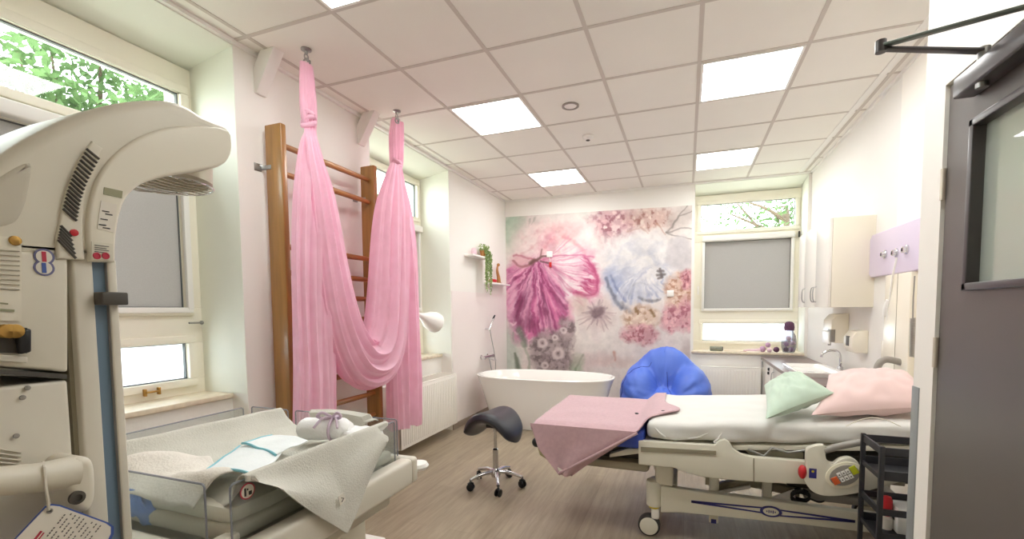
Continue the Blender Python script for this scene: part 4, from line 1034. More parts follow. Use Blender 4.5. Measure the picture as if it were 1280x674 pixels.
# ------------------------------------------------------------------ cloths in the cot
def lerp(a, c, t): return a+(c-a)*t
def muslin():
    def fn(a, t):
        y = .665+.475*t
        near = max(0, 1-t/.16)
        D = max(0, 1-abs(t-.46)/.47)**.92*.205
        sh = .006*math.sin(y*23)
        xl = -1.335+.05*t; zl = 1.022
        prof = [(xl-.03, .985), (xl-.012, zl-.006), (xl+.002, zl), (xl+.03, .992), (xl+.085, .962), (-1.14, .953), (-1.03, .953), (-.94, .958), (-.89, .984), (-.868, 1.008), (-.852, 1.010),
            (-.832+sh*.3, 1.0-D*.22), (-.800+sh*.5, 1.0-D*.6), (-.792+sh, 1.0-D)]
        if D < .02: prof[-3:] = [(-.85, 1.0), (-.848, .996), (-.848, .992)]
        cm = prof; s = a*(len(cm)-1); i = min(int(s), len(cm)-2); f = s-i
        p0 = cm[max(i-1, 0)]; p1_ = cm[i]; p2__ = cm[i+1]; p3 = cm[min(i+2, len(cm)-1)]
        cr = lambda k: .5*(2*p1_[k]+(p2__[k]-p0[k])*f+(2*p0[k]-5*p1_[k]+4*p2__[k]-p3[k])*f*f+(3*p1_[k]-p0[k]-3*p2__[k]+p3[k])*f**3)
        x, z = cr(0), cr(1)
        inner = 1 if 3.5 < s < 8 else 0
        z += inner*(.007*nz(x*9, y*7, 4)+.004*nz(x*22, y*20, 9))
        if s <= 4: x += .006*nz(y*9, z*9, 5)+.004*math.sin(y*34)
        if near > 0 and 2.0 < s < 8: z += .014*math.sin(near*PI)-near*.03
        y2 = y+.008*nz(x*6, z*9, 1)
        if s > 11: y2 = lerp(y, .665+.475*.44, .12*(s-11)/2)
        return Vector((x, y2, z))
    m = MB(); m.grid(fn, 130, 80); return m
mu = muslin().build('muslin_cloth', GCLOTH, None, solid=.003)
tag(mu, 'grey muslin cloth lining the warmer cot, its corner hanging over the clear wall', 'cloth')
p = onX(427, 625, -.789)
MB().prism([p+Vector((.0, -.012, .012)), p+Vector((.0, .006, .016)), p+Vector((.0, .013, -.006)), p+Vector((.0, -.006, -.012))], (.001, 0, 0)).build('care_label', PAPER, mu, smooth=False)
MB().tube([p+Vector((.0015, -.002, .006)), p+Vector((.0015, .006, .002)), p+Vector((.0015, -.001, -.005))], .0012, 5).build('label_print', INK, mu)
def cloth(fn, nu, nv, name, m, label, cat='cloth', solid=.003, group=None):
    o = MB().grid(fn, nu, nv).build(name, m, None, solid=solid); tag(o, label, cat, group); return o
def f2(a, t):
    x = lerp(-1.20, -.93, a); s = t
    if s < .45: y = 1.165; y += .03*s; z = lerp(.955, 1.012, s/.45); x = lerp(-1.12, x, .5+s)
    else: y = 1.195+.012*(s-.45); z = 1.012-.01*(s-.45)
    return Vector((x+.004*math.sin(z*60), y+.008*nz(x*14, z*9, 2), z+.008*math.sin(a*PI)-.012*(a > .93)))
cloth(f2, 30, 16, 'muslin_cloth', GCLOTH, 'grey muslin cloth propped against the far clear wall behind the swaddle roll')
def f3(a, t):   # rumpled front fold near the column
    x = lerp(-1.30, -.96, a)+.02*math.sin(t*5); y = lerp(.775+.03*math.sin(a*5), .642, t); z = .974+.022*math.sin(t*PI*.8)*(.8+.5*nz(x*6, 3, 1))+.012*math.sin(t*PI)*math.sin(x*19+t*3)-.05*t**3+.02*max(0, (-1.22-x))*4
    return Vector((x, y+.01*nz(x*9, t*3, 5), z+.008*nz(x*18, y*20, 7)))
cloth(f3, 60, 26, 'receiving_blanket', mat('ivory_cotton', (232, 226, 218), .95, nscale=14, namt=.03, bump=.25, bscale=160), 'rumpled ivory cotton blanket bunched at the near end of the cot', 'blanket', .004)
# disposable pads with teal edge
def pad(label, c0, c1, c2, c3, lift=0., bend=.0, seed=0):
    C = [Vector(onZ(u, v, z)) for (u, v, z) in (c0, c1, c2, c3)]
    def fn(a, t, e=0):
        p = C[0]*(1-a)*(1-t)+C[1]*a*(1-t)+C[2]*a*t+C[3]*(1-a)*t
        return p+Vector((0, 0, lift+bend*math.sin(a*PI)+.006*nz(p.x*14+seed, p.y*14, 1)))
    t_ = thing('disposable_pad', label, 'pad', C[0])
    MB().grid(fn, 26, 20).build('pad_sheet', PAD, t_, solid=.003)
    e = MB(); e.tube([fn(a/24, 0)+Vector((0, 0, .001)) for a in range(25)], .0032, 6); e.tube([fn(0, a/24)+Vector((0, 0, .001)) for a in range(25)], .0032, 6)
    e.build('teal_edge', TEAL, t_); return t_
pad('white pad with teal edge lying flat in the cot, nearest the front fold', (255, 592, .982), (322, 598, .985), (352, 570, .985), (300, 560, .98), .004, .01, 1)
pad('white pad with teal edge beyond the first one, towards the swaddle roll', (303, 560, .985), (345, 574, .985), (385, 556, .985), (340, 549, .98), .010, .006, 3)
# swaddle roll with ribbon
sw = thing('swaddle_roll', 'rolled white cotton swaddle tied with a lilac ribbon', 'swaddle', onZ(405, 550, .965))
c0 = Vector(onZ(392, 552, .965))+Vector((0, .02, .034))
ax_ = Vector((.25, .95, 0)).normalized(); ax_ = Vector((.93, .28, 0)).normalized()
def roll(a, t):
    an = 2*PI*a; r = .036*(1-.12*t)*(1+.05*math.sin(3*an+t*4)+.04*nz(math.cos(an)*2, math.sin(an)*2, t*6))
    if t < .05: r *= .75+.25*t/.05
    if t > .85: r *= 1-.45*(t-.85)/.15
    s_ = Vector((-ax_.y, ax_.x, 0))
    return c0+ax_*(-.05+.15*t)+s_*math.cos(an)*r*1.25+Vector((0, 0, 1))*math.sin(an)*r*.92
m = MB().grid(roll, 36, 30, True)
m.build('swaddle_cloth', WCLOTH, sw)
m = MB().grid(lambda a, t: (lambda p: c0+(p-c0)*.75)(roll(a, .02+.001*t)), 36, 2, True)
ends = MB().add([roll(k/36, 0) for k in range(36)], [tuple(range(36))]); ends.build('roll_end', WCLOTH, sw)
MB().add([roll(k/36, 1) for k in range(36)], [tuple(range(36))]).build('roll_end', WCLOTH, sw)
m.bm.free()
rb = c0+ax_*.052
m = MB(); s_ = Vector((-ax_.y, ax_.x, 0))
m.tube([rb+s_*math.cos(2*PI*k/24)*.046+Vector((0, 0, math.sin(2*PI*k/24)*.036)) for k in range(25)], .004, 8, False)
tp = rb+Vector((.0, -.01, .036))
for sg in (-1, 1):
    m.tube(catmull([tp, tp+ax_*.022*sg+Vector((0, -.01, .016)), tp+ax_*.036*sg+Vector((0, -.014, .006)), tp+ax_*.02*sg+Vector((0, -.006, -.002)), tp], 5), .0042, 8)
    m.tube(catmull([tp, tp+ax_*.02*sg-s_*.02+Vector((0, 0, .002)), tp+ax_*.035*sg-s_*.045+Vector((0, 0, -.02))], 5), .0035, 8)
m.build('ribbon', LILAC, sw)
q = c0+ax_*.125
o = softbox(q.x-.055, q.x+.06, q.y-.045, q.y+.045, .965, .998, .014, 14, 12, 4, .006, 18, 3).build('folded_vest', WCLOTH); tag(o, 'small folded white cotton vest beside the ribbon of the swaddle', 'clothing')
pb = Vector((-1.175, .655, .905))
def blob(a, t):
    an = 2*PI*a; ph = PI*(.001+.998*t); r = 1+.28*nz(math.cos(an)*2, math.sin(an)*2, t*5)+.12*math.sin(5*an+t*7)
    return pb+Vector((math.sin(ph)*math.cos(an)*.062*r, math.sin(ph)*math.sin(an)*.017*r, math.cos(ph)*.032*r-.35*math.sin(ph)*math.cos(an)*.05))
tag(MB().grid(blob, 40, 24, True).build('blue_wrap', BLUEC), 'crumpled bright blue wrap behind the near clear wall of the cot', 'wrap')

# ------------------------------------------------------------------ labour bed
bd = thing('hospital_bed', 'beige electric delivery bed with white sheeted mattress and navy stripe emblem', 'hospital bed', (.4, 3.05, 0))
def Q(u, v, y): return onY(u, v, y)
def bprism(px, y, dy, name, m, parent, bev=.004): return MB().prism([Q(u, v, y) for u, v in px], (0, dy, 0), bev).build(name, m, parent)
sp = bprism([(798, 551), (893, 557), (899, 551), (906, 549.5), (912, 553), (916, 561), (926, 568), (942, 571.5), (1012, 577), (1012, 606), (960, 604), (920, 601), (880, 597), (856, 591), (842, 585), (798, 581)], 2.60, .035, 'side_panel', BEDB, bd, .006)
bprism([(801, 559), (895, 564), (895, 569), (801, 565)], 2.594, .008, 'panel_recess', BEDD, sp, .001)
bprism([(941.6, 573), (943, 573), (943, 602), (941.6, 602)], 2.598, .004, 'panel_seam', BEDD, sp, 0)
sp2 = MB().box(-.25, .66, 3.50, 3.535, .455, .60, .008).build('side_panel', BEDB, bd)
# deck under the mattress
MB().prism([(-.22, 2.64, .595), (.25, 2.64, .612), (1.22, 2.64, .70), (1.22, 2.64, .675), (.25, 2.64, .585), (-.22, 2.64, .57)], (0, .86, 0), .004).build('mattress_deck', BEDB, bd)
MB().box(-.18, 1.18, 2.74, 3.42, .46, .585, .01).build('frame_body', DARKG, bd)
mt = softbox(-.205, 1.235, 2.625, 3.51, .607, .712, .035, 60, 34, 8, .006, 5)
for v in mt.bm.verts:
    x = v.co.x; v.co.z += .072*max(0, x+.05)
    if v.co.y < 2.66: # creases where the sheet is tucked
        v.co.y += .010*math.sin(x*21+v.co.z*40)*max(0, 1-(v.co.z-.6)/.15)+.006*nz(x*14, v.co.z*20, 3)
    if v.co.z > .66: v.co.z += .004*nz(x*5, v.co.y*7, 8)
mtx = mt.build('mattress', SHEET, bd)
MB().tube([Vector((lerp(.74, .96, k/20), 2.604, .765+.016*k/20+.042*math.sin(PI*k/20))) for k in range(21)], .0025, 6).build('sheet_seam', BEDB, mtx)
m = MB()
for (a, c, e, f_, w_) in ((.15, .612, .19, .68, .008), (.02, .62, .12, .67, .006), (-.1, .615, -.17, .69, .008)):
    m.tube([(a, 2.622, c+.012), ((a+e)/2, 2.616, (c+f_)/2), (e, 2.628, f_)], [w_, w_*.8, w_*.3], 8)
m.build('sheet_fold', SHEET, mtx)
# foot section
softbox(-.865, -.215, 2.605, 3.44, .545, .655, .03, 28, 20, 6, .002, 4).build('foot_mattress', BLUEV, bd)
MB().box(-.83, -.20, 2.68, 3.38, .50, .545, .006).build('foot_deck', DARKG, bd)
bprism([(786, 561), (800, 562), (800, 567), (762, 572), (762, 568)], 2.63, .05, 'foot_deck_end', BEDB, bd, .002)
softbox(-.60, -.19, 2.66, 3.34, .395, .455, .025, 16, 16, 4).build('foot_tray', mat('tray_greybeige', (164, 156, 136), .45, nscale=5, namt=.03), bd)
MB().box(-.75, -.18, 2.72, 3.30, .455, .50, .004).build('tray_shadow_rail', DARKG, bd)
pk = Q(671, 553, 2.70)
MB().ball(pk, .031).build('foot_knob', BLACK, bd)
MB().cyl(pk, pk+Vector((.10, .0, -.01)), .013).build('knob_shaft', DARKG, bd)
MB().tube([pk+Vector((.02, 0, -.03)), pk+Vector((.03, 0, -.07)), pk+Vector((.10, .0, -.10))], .014).build('release_lever', mat('olive_lever', (176, 170, 130), .5, nscale=5, namt=.03), bd)
# lower frame, legs
lf = bprism([(826, 608), (850, 612), (1150, 651), (1150, 674), (1000, 656), (850, 641), (826, 641)], 2.70, .05, 'lower_beam', BEDB, bd, .006)
MB().box(-.15, 1.2, 3.36, 3.41, .22, .33, .006).build('lower_beam', BEDB, bd)
MB().box(-.12, -.04, 2.75, 3.37, .25, .32, .006).build('cross_beam', BEDB, bd); MB().box(1.05, 1.12, 2.75, 3.37, .22, .30, .006).build('cross_beam', BEDB, bd)
def bar2(m, p, q, y, w_=.0058):
    a = Q(p[0], p[1], y); c = Q(q[0], q[1], y); m.prism([a+Vector((0, 0, w_)), c+Vector((0, 0, w_*.6)), c-Vector((0, 0, w_*.6)), a-Vector((0, 0, w_))], (0, .002, 0)); return m
m = MB()
for a, c in (((864, 627), (952, 635)), ((864, 627.5), (952, 641)), ((1069, 652), (975, 638)), ((1069, 652.5), (975, 645))): bar2(m, a, c, 2.6975)
m.build('navy_stripes', NAVY, lf, smooth=False)
c_ = Q(963.5, 639.5, 2.697)
e = MB().lathe(c_, [(.030, 0), (.030, .003), (.023, .0035), (.023, .001), (.001, .001)], 32, (0, -1, 0)); 
for v in e.bm.verts: v.co.x = c_.x+(v.co.x-c_.x)*1.75
em = e.build('oval_emblem', NAVY, lf)
e = MB().lathe(Vector((c_.x, c_.y-.0036, c_.z)), [(.021, 0), (.021, .0006), (.001, .0007)], 32, (0, -1, 0))
for v in e.bm.verts: v.co.x = c_.x+(v.co.x-c_.x)*1.8
e.build('emblem_field', BEDB, em)
m = MB()
for (a, h_) in ((-.022, .5), (-.012, 1), (-.002, .8), (.008, 1), (.018, .5)): m.box(c_.x+a, c_.x+a+.005, c_.y-.0052, c_.y-.0042, c_.z-.008*h_, c_.z+.008*h_)
m.build('emblem_letters', NAVY, em, smooth=False)
def caster(x, y, first=False):
    lg = MB().lathe((x, y, 0), [(.038, .185), (.045, .19), (.047, .30), (.044, .335), (.001, .34)], 28).build('leg', BEDB, bd)
    MB().lathe((x, y, 0), [(.030, .172), (.031, .186), (.001, .187)], 24).build('yellow_band', YEL, lg)
    MB().box(x-.015, x+.03, y-.03, y+.03, .11, .175, .01).build('caster_fork', WHITEP, lg)
    w_ = MB().lathe((x-.028, y-.028, .064), [(.052, 0), (.062, .006), (.064, .02), (.064, .036), (.062, .05), (.052, .056)], 36, (0, 1, 0)).build('caster_tyre', RUBBER, lg)
    MB().lathe((x-.028, y-.031, .064), [(.001, -.004), (.035, -.002), (.052, .002), (.052, .06), (.035, .064), (.001, .066)], 36, (0, 1, 0)).build('caster_cover', BEDB, lg)
for (x, y) in ((-.165, 2.735), (1.10, 2.76), (-.165, 3.37), (1.10, 3.37)): caster(x, y)
MB().box(-.16, -.06, 2.70, 2.76, .32, .46, .012).build('leg_bracket', BEDB, bd)
a = Q(887, 600, 2.76); c = Q(898, 655, 2.76)
ps = MB().box(a.x, c.x, 2.76, 2.80, c.z, .48, .004).build('lift_post', BEDB, bd)
MB().box(a.x-.022, a.x-.001, 2.77, 2.80, .33, .48, 0).build('post_shade_side', BEDD, ps, smooth=False)  # dark strip standing in for the shaded side of the post
p = Q(892, 652, 2.757); MB().box(p.x-.014, p.x+.014, 2.7575, 2.7605, p.z-.012, p.z+.012, 0).build('blue_sticker', NAVY, ps, smooth=False)
a = Q(954, 600, 2.80); c = Q(965, 627, 2.80); MB().box(a.x, c.x, 2.80, 2.84, c.z, .48, .004).build('lift_post', BEDB, bd)
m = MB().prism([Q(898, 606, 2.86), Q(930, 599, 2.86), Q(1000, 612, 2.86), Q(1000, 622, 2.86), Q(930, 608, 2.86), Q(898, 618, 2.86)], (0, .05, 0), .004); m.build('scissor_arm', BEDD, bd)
MB().prism([Q(898, 614, 2.84), Q(938, 607, 2.84), Q(938, 611, 2.84), Q(898, 618, 2.84)], (0, .02, 0), .002).build('white_rod', WHITEP, bd)
MB().prism([(.1, 3.2, .44), (.2, 3.2, .46), (1.0, 3.2, .30), (.95, 3.2, .25)], (0, .05, 0), .004).build('scissor_arm', BEDD, bd)
MB().box(.55, 1.0, 2.88, 3.25, .33, .44, .012).build('motor_housing', DARKG, bd)
MB().box(.62, 1.14, 2.80, 2.86, .30, .345, .006).build('tie_bar', GREYP, bd)
ck = Q(1000, 620, 2.80)
m = MB(); rr = random.Random(11)
P_ = []
for k in range(150):
    a = k*.42; P_.append(ck+Vector((math.cos(a)*(.045+.012*math.sin(k*.37))+.012*math.sin(k*.05), .02*math.sin(k*.21), math.sin(a)*(.028+.008*math.cos(k*.29)))))
m.tube(P_, .005, 7); m.tube(catmull([P_[-1], ck+Vector((.10, 0, -.02)), ck+Vector((.16, .02, .02)), ck+Vector((.24, .02, -.01))], 6), .005, 7)
m.build('cable_coil', BLACK, bd)
MB().prism([Q(965, 622, 2.80), Q(993, 612, 2.80), Q(995, 628, 2.80), Q(968, 628, 2.80)], (0, .01, 0)).build('document_flap', WHITEP, bd, smooth=False)
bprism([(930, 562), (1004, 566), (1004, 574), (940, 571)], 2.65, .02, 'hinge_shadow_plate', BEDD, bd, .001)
MB().tube([Q(935, 562, 2.632), Q(955, 570, 2.632), Q(965, 560, 2.632), Q(985, 566, 2.632), Q(1006, 563, 2.632)], .006).build('hinge_linkage', STEEL, bd)
# side rail with keypad
SR = 2.545
rl = MB().prism([Q(u, v, SR) for u, v in smooth_px([(1005, 600), (1008, 588), (1008, 575), (1009, 564), (1014, 559.5), (1024, 557), (1031, 557.5), (1033, 562), (1032, 570), (1035, 577), (1043, 580), (1050, 575), (1062, 572.5), (1072, 577), (1077, 584), (1100, 583), (1125, 581), (1150, 580), (1150, 598), (1125, 603), (1100, 610), (1075, 616), (1050, 620), (1030, 620), (1016, 615), (1008, 606)], 3)], (0, .038, 0), .008).build('side_rail', BEDB, bd)
MB().tube([Q(1030, 564, SR+.01), Q(1045, 559, SR+.01), Q(1070, 554, SR+.01), Q(1105, 551, SR+.01), Q(1150, 549, SR+.01)], [.014, .0165, .0165, .0165, .0165], 16).build('rail_grip', GREYP, rl)
kc = Q(1055, 594, SR)
def oval(cx, cz, a, b_, rot, y0, y1, n=36):
    P_ = [Vector((cx+math.cos(rot)*a*math.cos(t)-math.sin(rot)*b_*math.sin(t), y0, cz+math.sin(rot)*a*math.cos(t)+math.cos(rot)*b_*math.sin(t))) for t in [2*PI*k/n for k in range(n)]]
    return MB().prism(P_, (0, y1-y0, 0), .0015)
kp = oval(kc.x, kc.z, .082, .060, .55, SR-.006, SR+.01).build('keypad_housing', mat('bed_light', (236, 230, 208), .35, nscale=5, namt=.01), rl)
oval(kc.x, kc.z, .066, .046, .55, SR-.009, SR).build('keypad_plate', GREYP, kp)
def key(dx, dz, w_, h_, m, ot=True):
    cr, sr_ = math.cos(.55), math.sin(.55)
    P_ = [Vector((kc.x+cr*(dx+a)-sr_*(dz+b_), SR-.0125, kc.z+sr_*(dx+a)+cr*(dz+b_))) for a, b_ in ((-w_, -h_), (w_, -h_), (w_, h_), (-w_, h_))]
    k_ = MB().prism(P_, (0, .006, 0), .001).build('key', m, kp)
    if ot:
        c2 = sum(P_, Vector())/4; MB().prism([c2+Vector((-.004, -.001, -.003)), c2+Vector((.004, -.001, -.003)), c2+Vector((0, -.001, .005))], (0, .0012, 0)).build('arrow_print', DINK, kp, smooth=False)
for dx in (-.018, .002, .022):
    for dz in (-.013, .013): key(dx, dz, .0085, .0105, WHITEP)
key(.048, .008, .014, .020, LIME, False); key(-.046, -.006, .014, .018, ORANGE, False)
rbn = Q(1003, 590, SR+.01); e = MB().ball(rbn, .024, 20, sx=.8, sz=1.45); e.build('emergency_button', RED, rl)
p = Q(1016, 592, SR-.001)
b_ = MB().box(p.x-.016, p.x+.016, SR-.0012, SR+.001, p.z-.024, p.z+.024).build('blue_label', NAVY, rl, smooth=False)
MB().lathe((p.x, SR-.0014, p.z+.010), [(.006, 0), (.006, .0008), (.001, .001)], 12, (0, -1, 0)).build('label_dot', YEL, b_)
MB().box(.86, .98, 2.583, 2.70, .50, .54, .006).build('rail_mount', BEDD, bd)
# rail on the far side, seen above the pillows
MB().tube(catmull([Q(1096, 472, 3.52), Q(1097, 459, 3.52), Q(1103, 451, 3.52), Q(1114, 450, 3.52), Q(1138, 457, 3.52), Q(1160, 464, 3.52)], 6), .021, 16).build('head_rail', GREYP, bd)
MB().box(1.13, 1.17, 3.50, 3.54, .55, .93, .008).build('rail_stem', BEDB, bd)
MB().box(1.245, 1.275, 2.72, 3.44, .45, .92, .012).build('headboard', BEDB, bd)

# ------------------------------------------------------------------ pink blanket
def bl():
    # t: 0 far edge .. 1 bottom of the hang; a: 0 foot .. 1 head
    yN, yF = 2.575, 3.47
    def fn(a, t):
        top = .68
        ze = .668
        if t <= top:
            s = t/top; y = lerp(yF, yN+.02, s)
            xr = -.13+.10*math.exp(-((s-.62)/.16)**2)-.10*max(0, s-.7)/.3
            x = lerp(-.885, xr, a)
            z = ze+.052*max(0, min(1, (x+.26)/.06))+.0035*nz(x*6, y*6, 2)+.055*max(0, x+.2)
            if x < -.86: z -= .05*((-.86-x)/.025)
            if s > .96: z -= .008*((s-.96)/.04)
        else:
            s = (t-top)/(1-top)
            tipx = -.66
            xr = lerp(-.23, tipx+.03, s**.95); xl = lerp(-.885, tipx-.04, s**1.3)
            if s < .5: xl = lerp(-.885, -.83, s/.5)
            else: xl = lerp(-.83, tipx-.04, (s-.5)/.5)
            x = lerp(xl, xr, a)
            D = .30
            z = ze-.008-D*s+.052*max(0, min(1, (x+.26)/.06))*(1-s)
            y = yN+.005-.012*math.sin(a*9+s*3)*s-.01*s
        return Vector((x, y, z))
    m = MB(); m.grid(fn, 70, 90); return m
bo = tag(bl().build('pink_blanket', PINKB, solid=.008), 'dusty pink knitted blanket draped over the foot of the bed', 'blanket')
MB().prism([Q(697, 584, 2.565), Q(704, 588, 2.565), Q(704, 592, 2.565), Q(698, 588, 2.565)], (0, -.002, 0)).build('care_label', PAPER, bo, smooth=False)
for (u, v) in ((796, 517), (829, 514)): MB().ball(onZ(u, v, .70 if u < 820 else .728), .010, 12, sx=1.3, sz=.5).build('black_snap', BLACK, bo)
m = MB(); m.tube([Vector((lerp(-.70, -.25, k/12), 2.562, lerp(.375, .655, (k/12)**1.02))) for k in range(13)], .008, 8); m.build('hem', PINKB, bo)

# ------------------------------------------------------------------ pillows
def pillow(name, C, th, m, label, seed=0, pw=2.4):
    C = [Vector(c) for c in C]
    nrm = (C[1]-C[0]).cross(C[3]-C[0]).normalized()
    if nrm.z < 0: nrm = -nrm
    def S(sgn):
        def fn(a, t):
            u, v = 2*a-1, 2*t-1
            # edges pull in between the corners
            pu = u*(1-.07*(1-v*v)) if True else u; pv = v*(1-.07*(1-u*u))
            A = (pu+1)/2; T = (pv+1)/2
            p = C[0]*(1-A)*(1-T)+C[1]*A*(1-T)+C[2]*A*T+C[3]*(1-A)*T
            h = ((1-abs(u)**pw)*(1-abs(v)**pw))**.55*th
            w_ = .010*nz(u*2.5+seed, v*2.5, sgn)+.006*math.sin(u*6+v*9+seed)*(1-abs(u))*.7+.008*nz(u*6+seed, v*3, 4)
            e = min(1, 4*(1-max(abs(u), abs(v))))
            return p+nrm*(sgn*h+w_*e)
        return fn
    m_ = MB(); m_.grid(S(1), 44, 44); m_.grid(S(-1), 44, 44)
    return tag(m_.build(name, m), label, 'pillow')
pillow('pillow', [onZ(957, 524, .785), onZ(1043, 491, .90), onZ(1000, 466, .965), onZ(955, 482, .86)], .07, GREENP, 'mint green pillow leaning on the pink one', 1)
pillow('pillow', [onZ(1014, 519, .80), Vector((1.17, 2.70, .87)), Vector((1.19, 3.18, .975)), onZ(1036, 468, .94)], .085, PINKP, 'large pale pink pillow at the head of the bed', 4)

# ------------------------------------------------------------------ saddle stool
st_ = thing('saddle_stool', 'black saddle seat stool on a chrome five-star wheeled base', 'stool', (-1.37, 3.15, 0))
sc_ = Vector((-1.355, 3.13, 0))
ang = math.radians(-9); ux = Vector((math.cos(ang), math.sin(ang), 0)); vy = Vector((-math.sin(ang), math.cos(ang), 0))
def sadS(sgn):
    def fn(a, t):
        u, v = 2*a-1, 2*t-1
        U_ = u*math.sqrt(1-.30*v*v); V_ = v*math.sqrt(1-.30*u*u)
        arch_ = -.165*abs(U_)**2.3
        thk = .052*max(0, (1-u**6)*(1-v**6))**.5
        nd = Vector((.75*U_*abs(U_)**.4, 0, 1)).normalized()
        base = Vector((U_*(.20-.02*v), V_*.185, .535+arch_+.018*V_*V_*(1-abs(U_)*.6)))
        p_ = base+nd*thk*sgn*(1 if sgn > 0 else .7)
        return sc_+ux*p_.x+vy*p_.y+Vector((0, 0, p_.z))
    return fn
m = MB(); m.grid(sadS(1), 44, 30); m.grid(sadS(-1), 44, 30)
seat = m.build('seat', LEATH, st_)
MB().box(sc_.x-.05, sc_.x+.05, sc_.y-.07, sc_.y+.07, .462, .500, .01).build('seat_plate', BLACK, st_)
MB().lathe((sc_.x, sc_.y, 0), [(.012, .27), (.012, .47)], 20).build('gas_lift', CHROME, st_)
MB().lathe((sc_.x, sc_.y, 0), [(.022, .09), (.022, .28), (.024, .285), (.014, .295)], 24).build('lift_sleeve', CHROME, st_)
MB().lathe((sc_.x, sc_.y, 0), [(.034, .075), (.038, .09), (.036, .125), (.024, .14)], 28).build('hub', CHROME, st_)
for k in range(5):
    a = math.radians(-62+72*k); d_ = Vector((math.cos(a), math.sin(a), 0)); R_ = .205
    ar = MB().tube([sc_+d_*.025+Vector((0, 0, .112)), sc_+d_*.09+Vector((0, 0, .112)), sc_+d_*.15+Vector((0, 0, .098)), sc_+d_*R_+Vector((0, 0, .080))], [.017, .015, .013, .012], 12).build('base_arm', CHROME, st_)
    c_ = sc_+d_*(R_+.0)+Vector((0, 0, .028)); n_ = Vector((-d_.y, d_.x, 0)); q_ = Vector((math.cos(a+.9), math.sin(a+.9), 0))
    cs = MB().cyl(c_+Vector((0, 0, .015)), c_+Vector((0, 0, .055)), .007).build('caster', DARKG, st_)
    for sg in (-1, 1): MB().lathe(c_+q_*.014*sg-q_*.007, [(.018, 0), (.027, .003), (.028, .007), (.027, .011), (.018, .014)], 24, q_).build('wheel', BLACK, cs)
    MB().tube([c_-d_*.02+Vector((0, 0, .022)), c_+Vector((0, 0, .034)), c_+d_*.02+Vector((0, 0, .02))], .010, 10).build('wheel_hood', BLACK, cs)

# ------------------------------------------------------------------ bean bag
bb = Vector((-.225, 5.30, .36))
E_ = [((0, .10, .12), (.36, .22, .43)), ((-.26, -.02, .0), (.22, .32, .34)), ((.28, -.02, .0), (.22, .32, .34)), ((0, -.12, -.14), (.36, .34, .24))]
def bean(a, t):
    an = 2*PI*a; ph = PI*(.002+.996*t); d_ = np.array([math.sin(ph)*math.cos(an), math.sin(ph)*math.sin(an), -math.cos(ph)])
    best = []
    for c, r in E_:
        c = np.array(c); r = np.array(r); A = ((d_/r)**2).sum(); B = -2*(d_*c/r**2).sum(); Cc = ((c/r)**2).sum()-1
        D = B*B-4*A*Cc
        best.append((-B+math.sqrt(D))/(2*A) if D > 0 else 0)
    k = 22; s = math.log(sum(math.exp(k*b) for b in best))/k
    s *= 1+.022*nz(d_[0]*4, d_[1]*4, d_[2]*4)
    fx, fz = d_[0], d_[2]+.25; fa = math.atan2(fz, fx); fr = math.hypot(fx, fz)
    s *= 1+(.020*math.sin(13*fa+5*nz(fx*2, fz*2, 1))+.014*math.sin(23*fa+7*nz(fx*3, fz*3, 6)))*min(1, fr*2)*max(0, -d_[1]+.2)
    s += .012*abs(nz(d_[0]*9, d_[2]*3, 7))-.010*abs(nz(d_[0]*5+3, d_[2]*8, 2))
    p = Vector(d_*s); z = max(-.355, p.z)
    return bb+Vector((p.x, p.y, z))
bn = thing('bean_bag', 'bright blue nylon bean bag seat behind the bed', 'bean bag', (bb.x, bb.y, 0))
MB().grid(bean, 120, 80, True).build('bag', BLUEN, bn)
m = MB()
for s0, s1 in ((.56, .70), (.80, .94)):
    m.tube([bean(s0+(s1-s0)*0, .45+.5*k/24)*1.0 for k in range(22)], .004, 6)
m.build('piping', mat('dark_blue_piping', (40, 66, 160), .5, nscale=9, namt=.03), bn)

# ------------------------------------------------------------------ kitchen units on the right wall
def handle(y, z0, z1, x, parent, m=STEEL):
    return MB().tube(catmull([(x, y, z0), (x-.02, y, z0+.012), (x-.026, y, (z0+z1)/2), (x-.02, y, z1-.012), (x, y, z1)], 5), .004, 8).build('handle', m, parent)
zc0, zc2 = 1.345, 2.035; xf = 1.035
yb_ = onX(1018.5, 375, xf).y; yh = onX(1006, 375, xf).y
units = [(4.15, 2*yb_-4.15, 2), (2*yb_-4.15+.003, 5.16, 1)]
for (y0, y1, nd) in units:
    lb_ = 'wall cabinet nearest the dispensers, with warm light tinted onto its side and two white doors' if nd == 2 else 'single-door white wall cabinet next to the far window'
    wc = thing('wall_cabinet', lb_, 'cabinet', (XR, (y0+y1)/2, zc0), None)
    MB().box(xf+.02, XR, y0, y1, zc0, zc2, .001).build('body', LACQC, wc)  # white cabinet, its body coloured cream for the warm light on its side
    for k in range(nd):
        a = y0+(y1-y0)*k/nd+.002; c = y0+(y1-y0)*(k+1)/nd-.002
        dr = MB().box(xf, xf+.018, a, c, zc0+.002, zc2-.002, .0015).build('door', LACQ, wc)
        hy = (c-.035 if k == 0 else a+.035) if nd == 2 else yh
        handle(hy, zc0+.045, zc0+.175, xf, dr)
base_y = [3.9, 4.62, 5.34, 6.06]
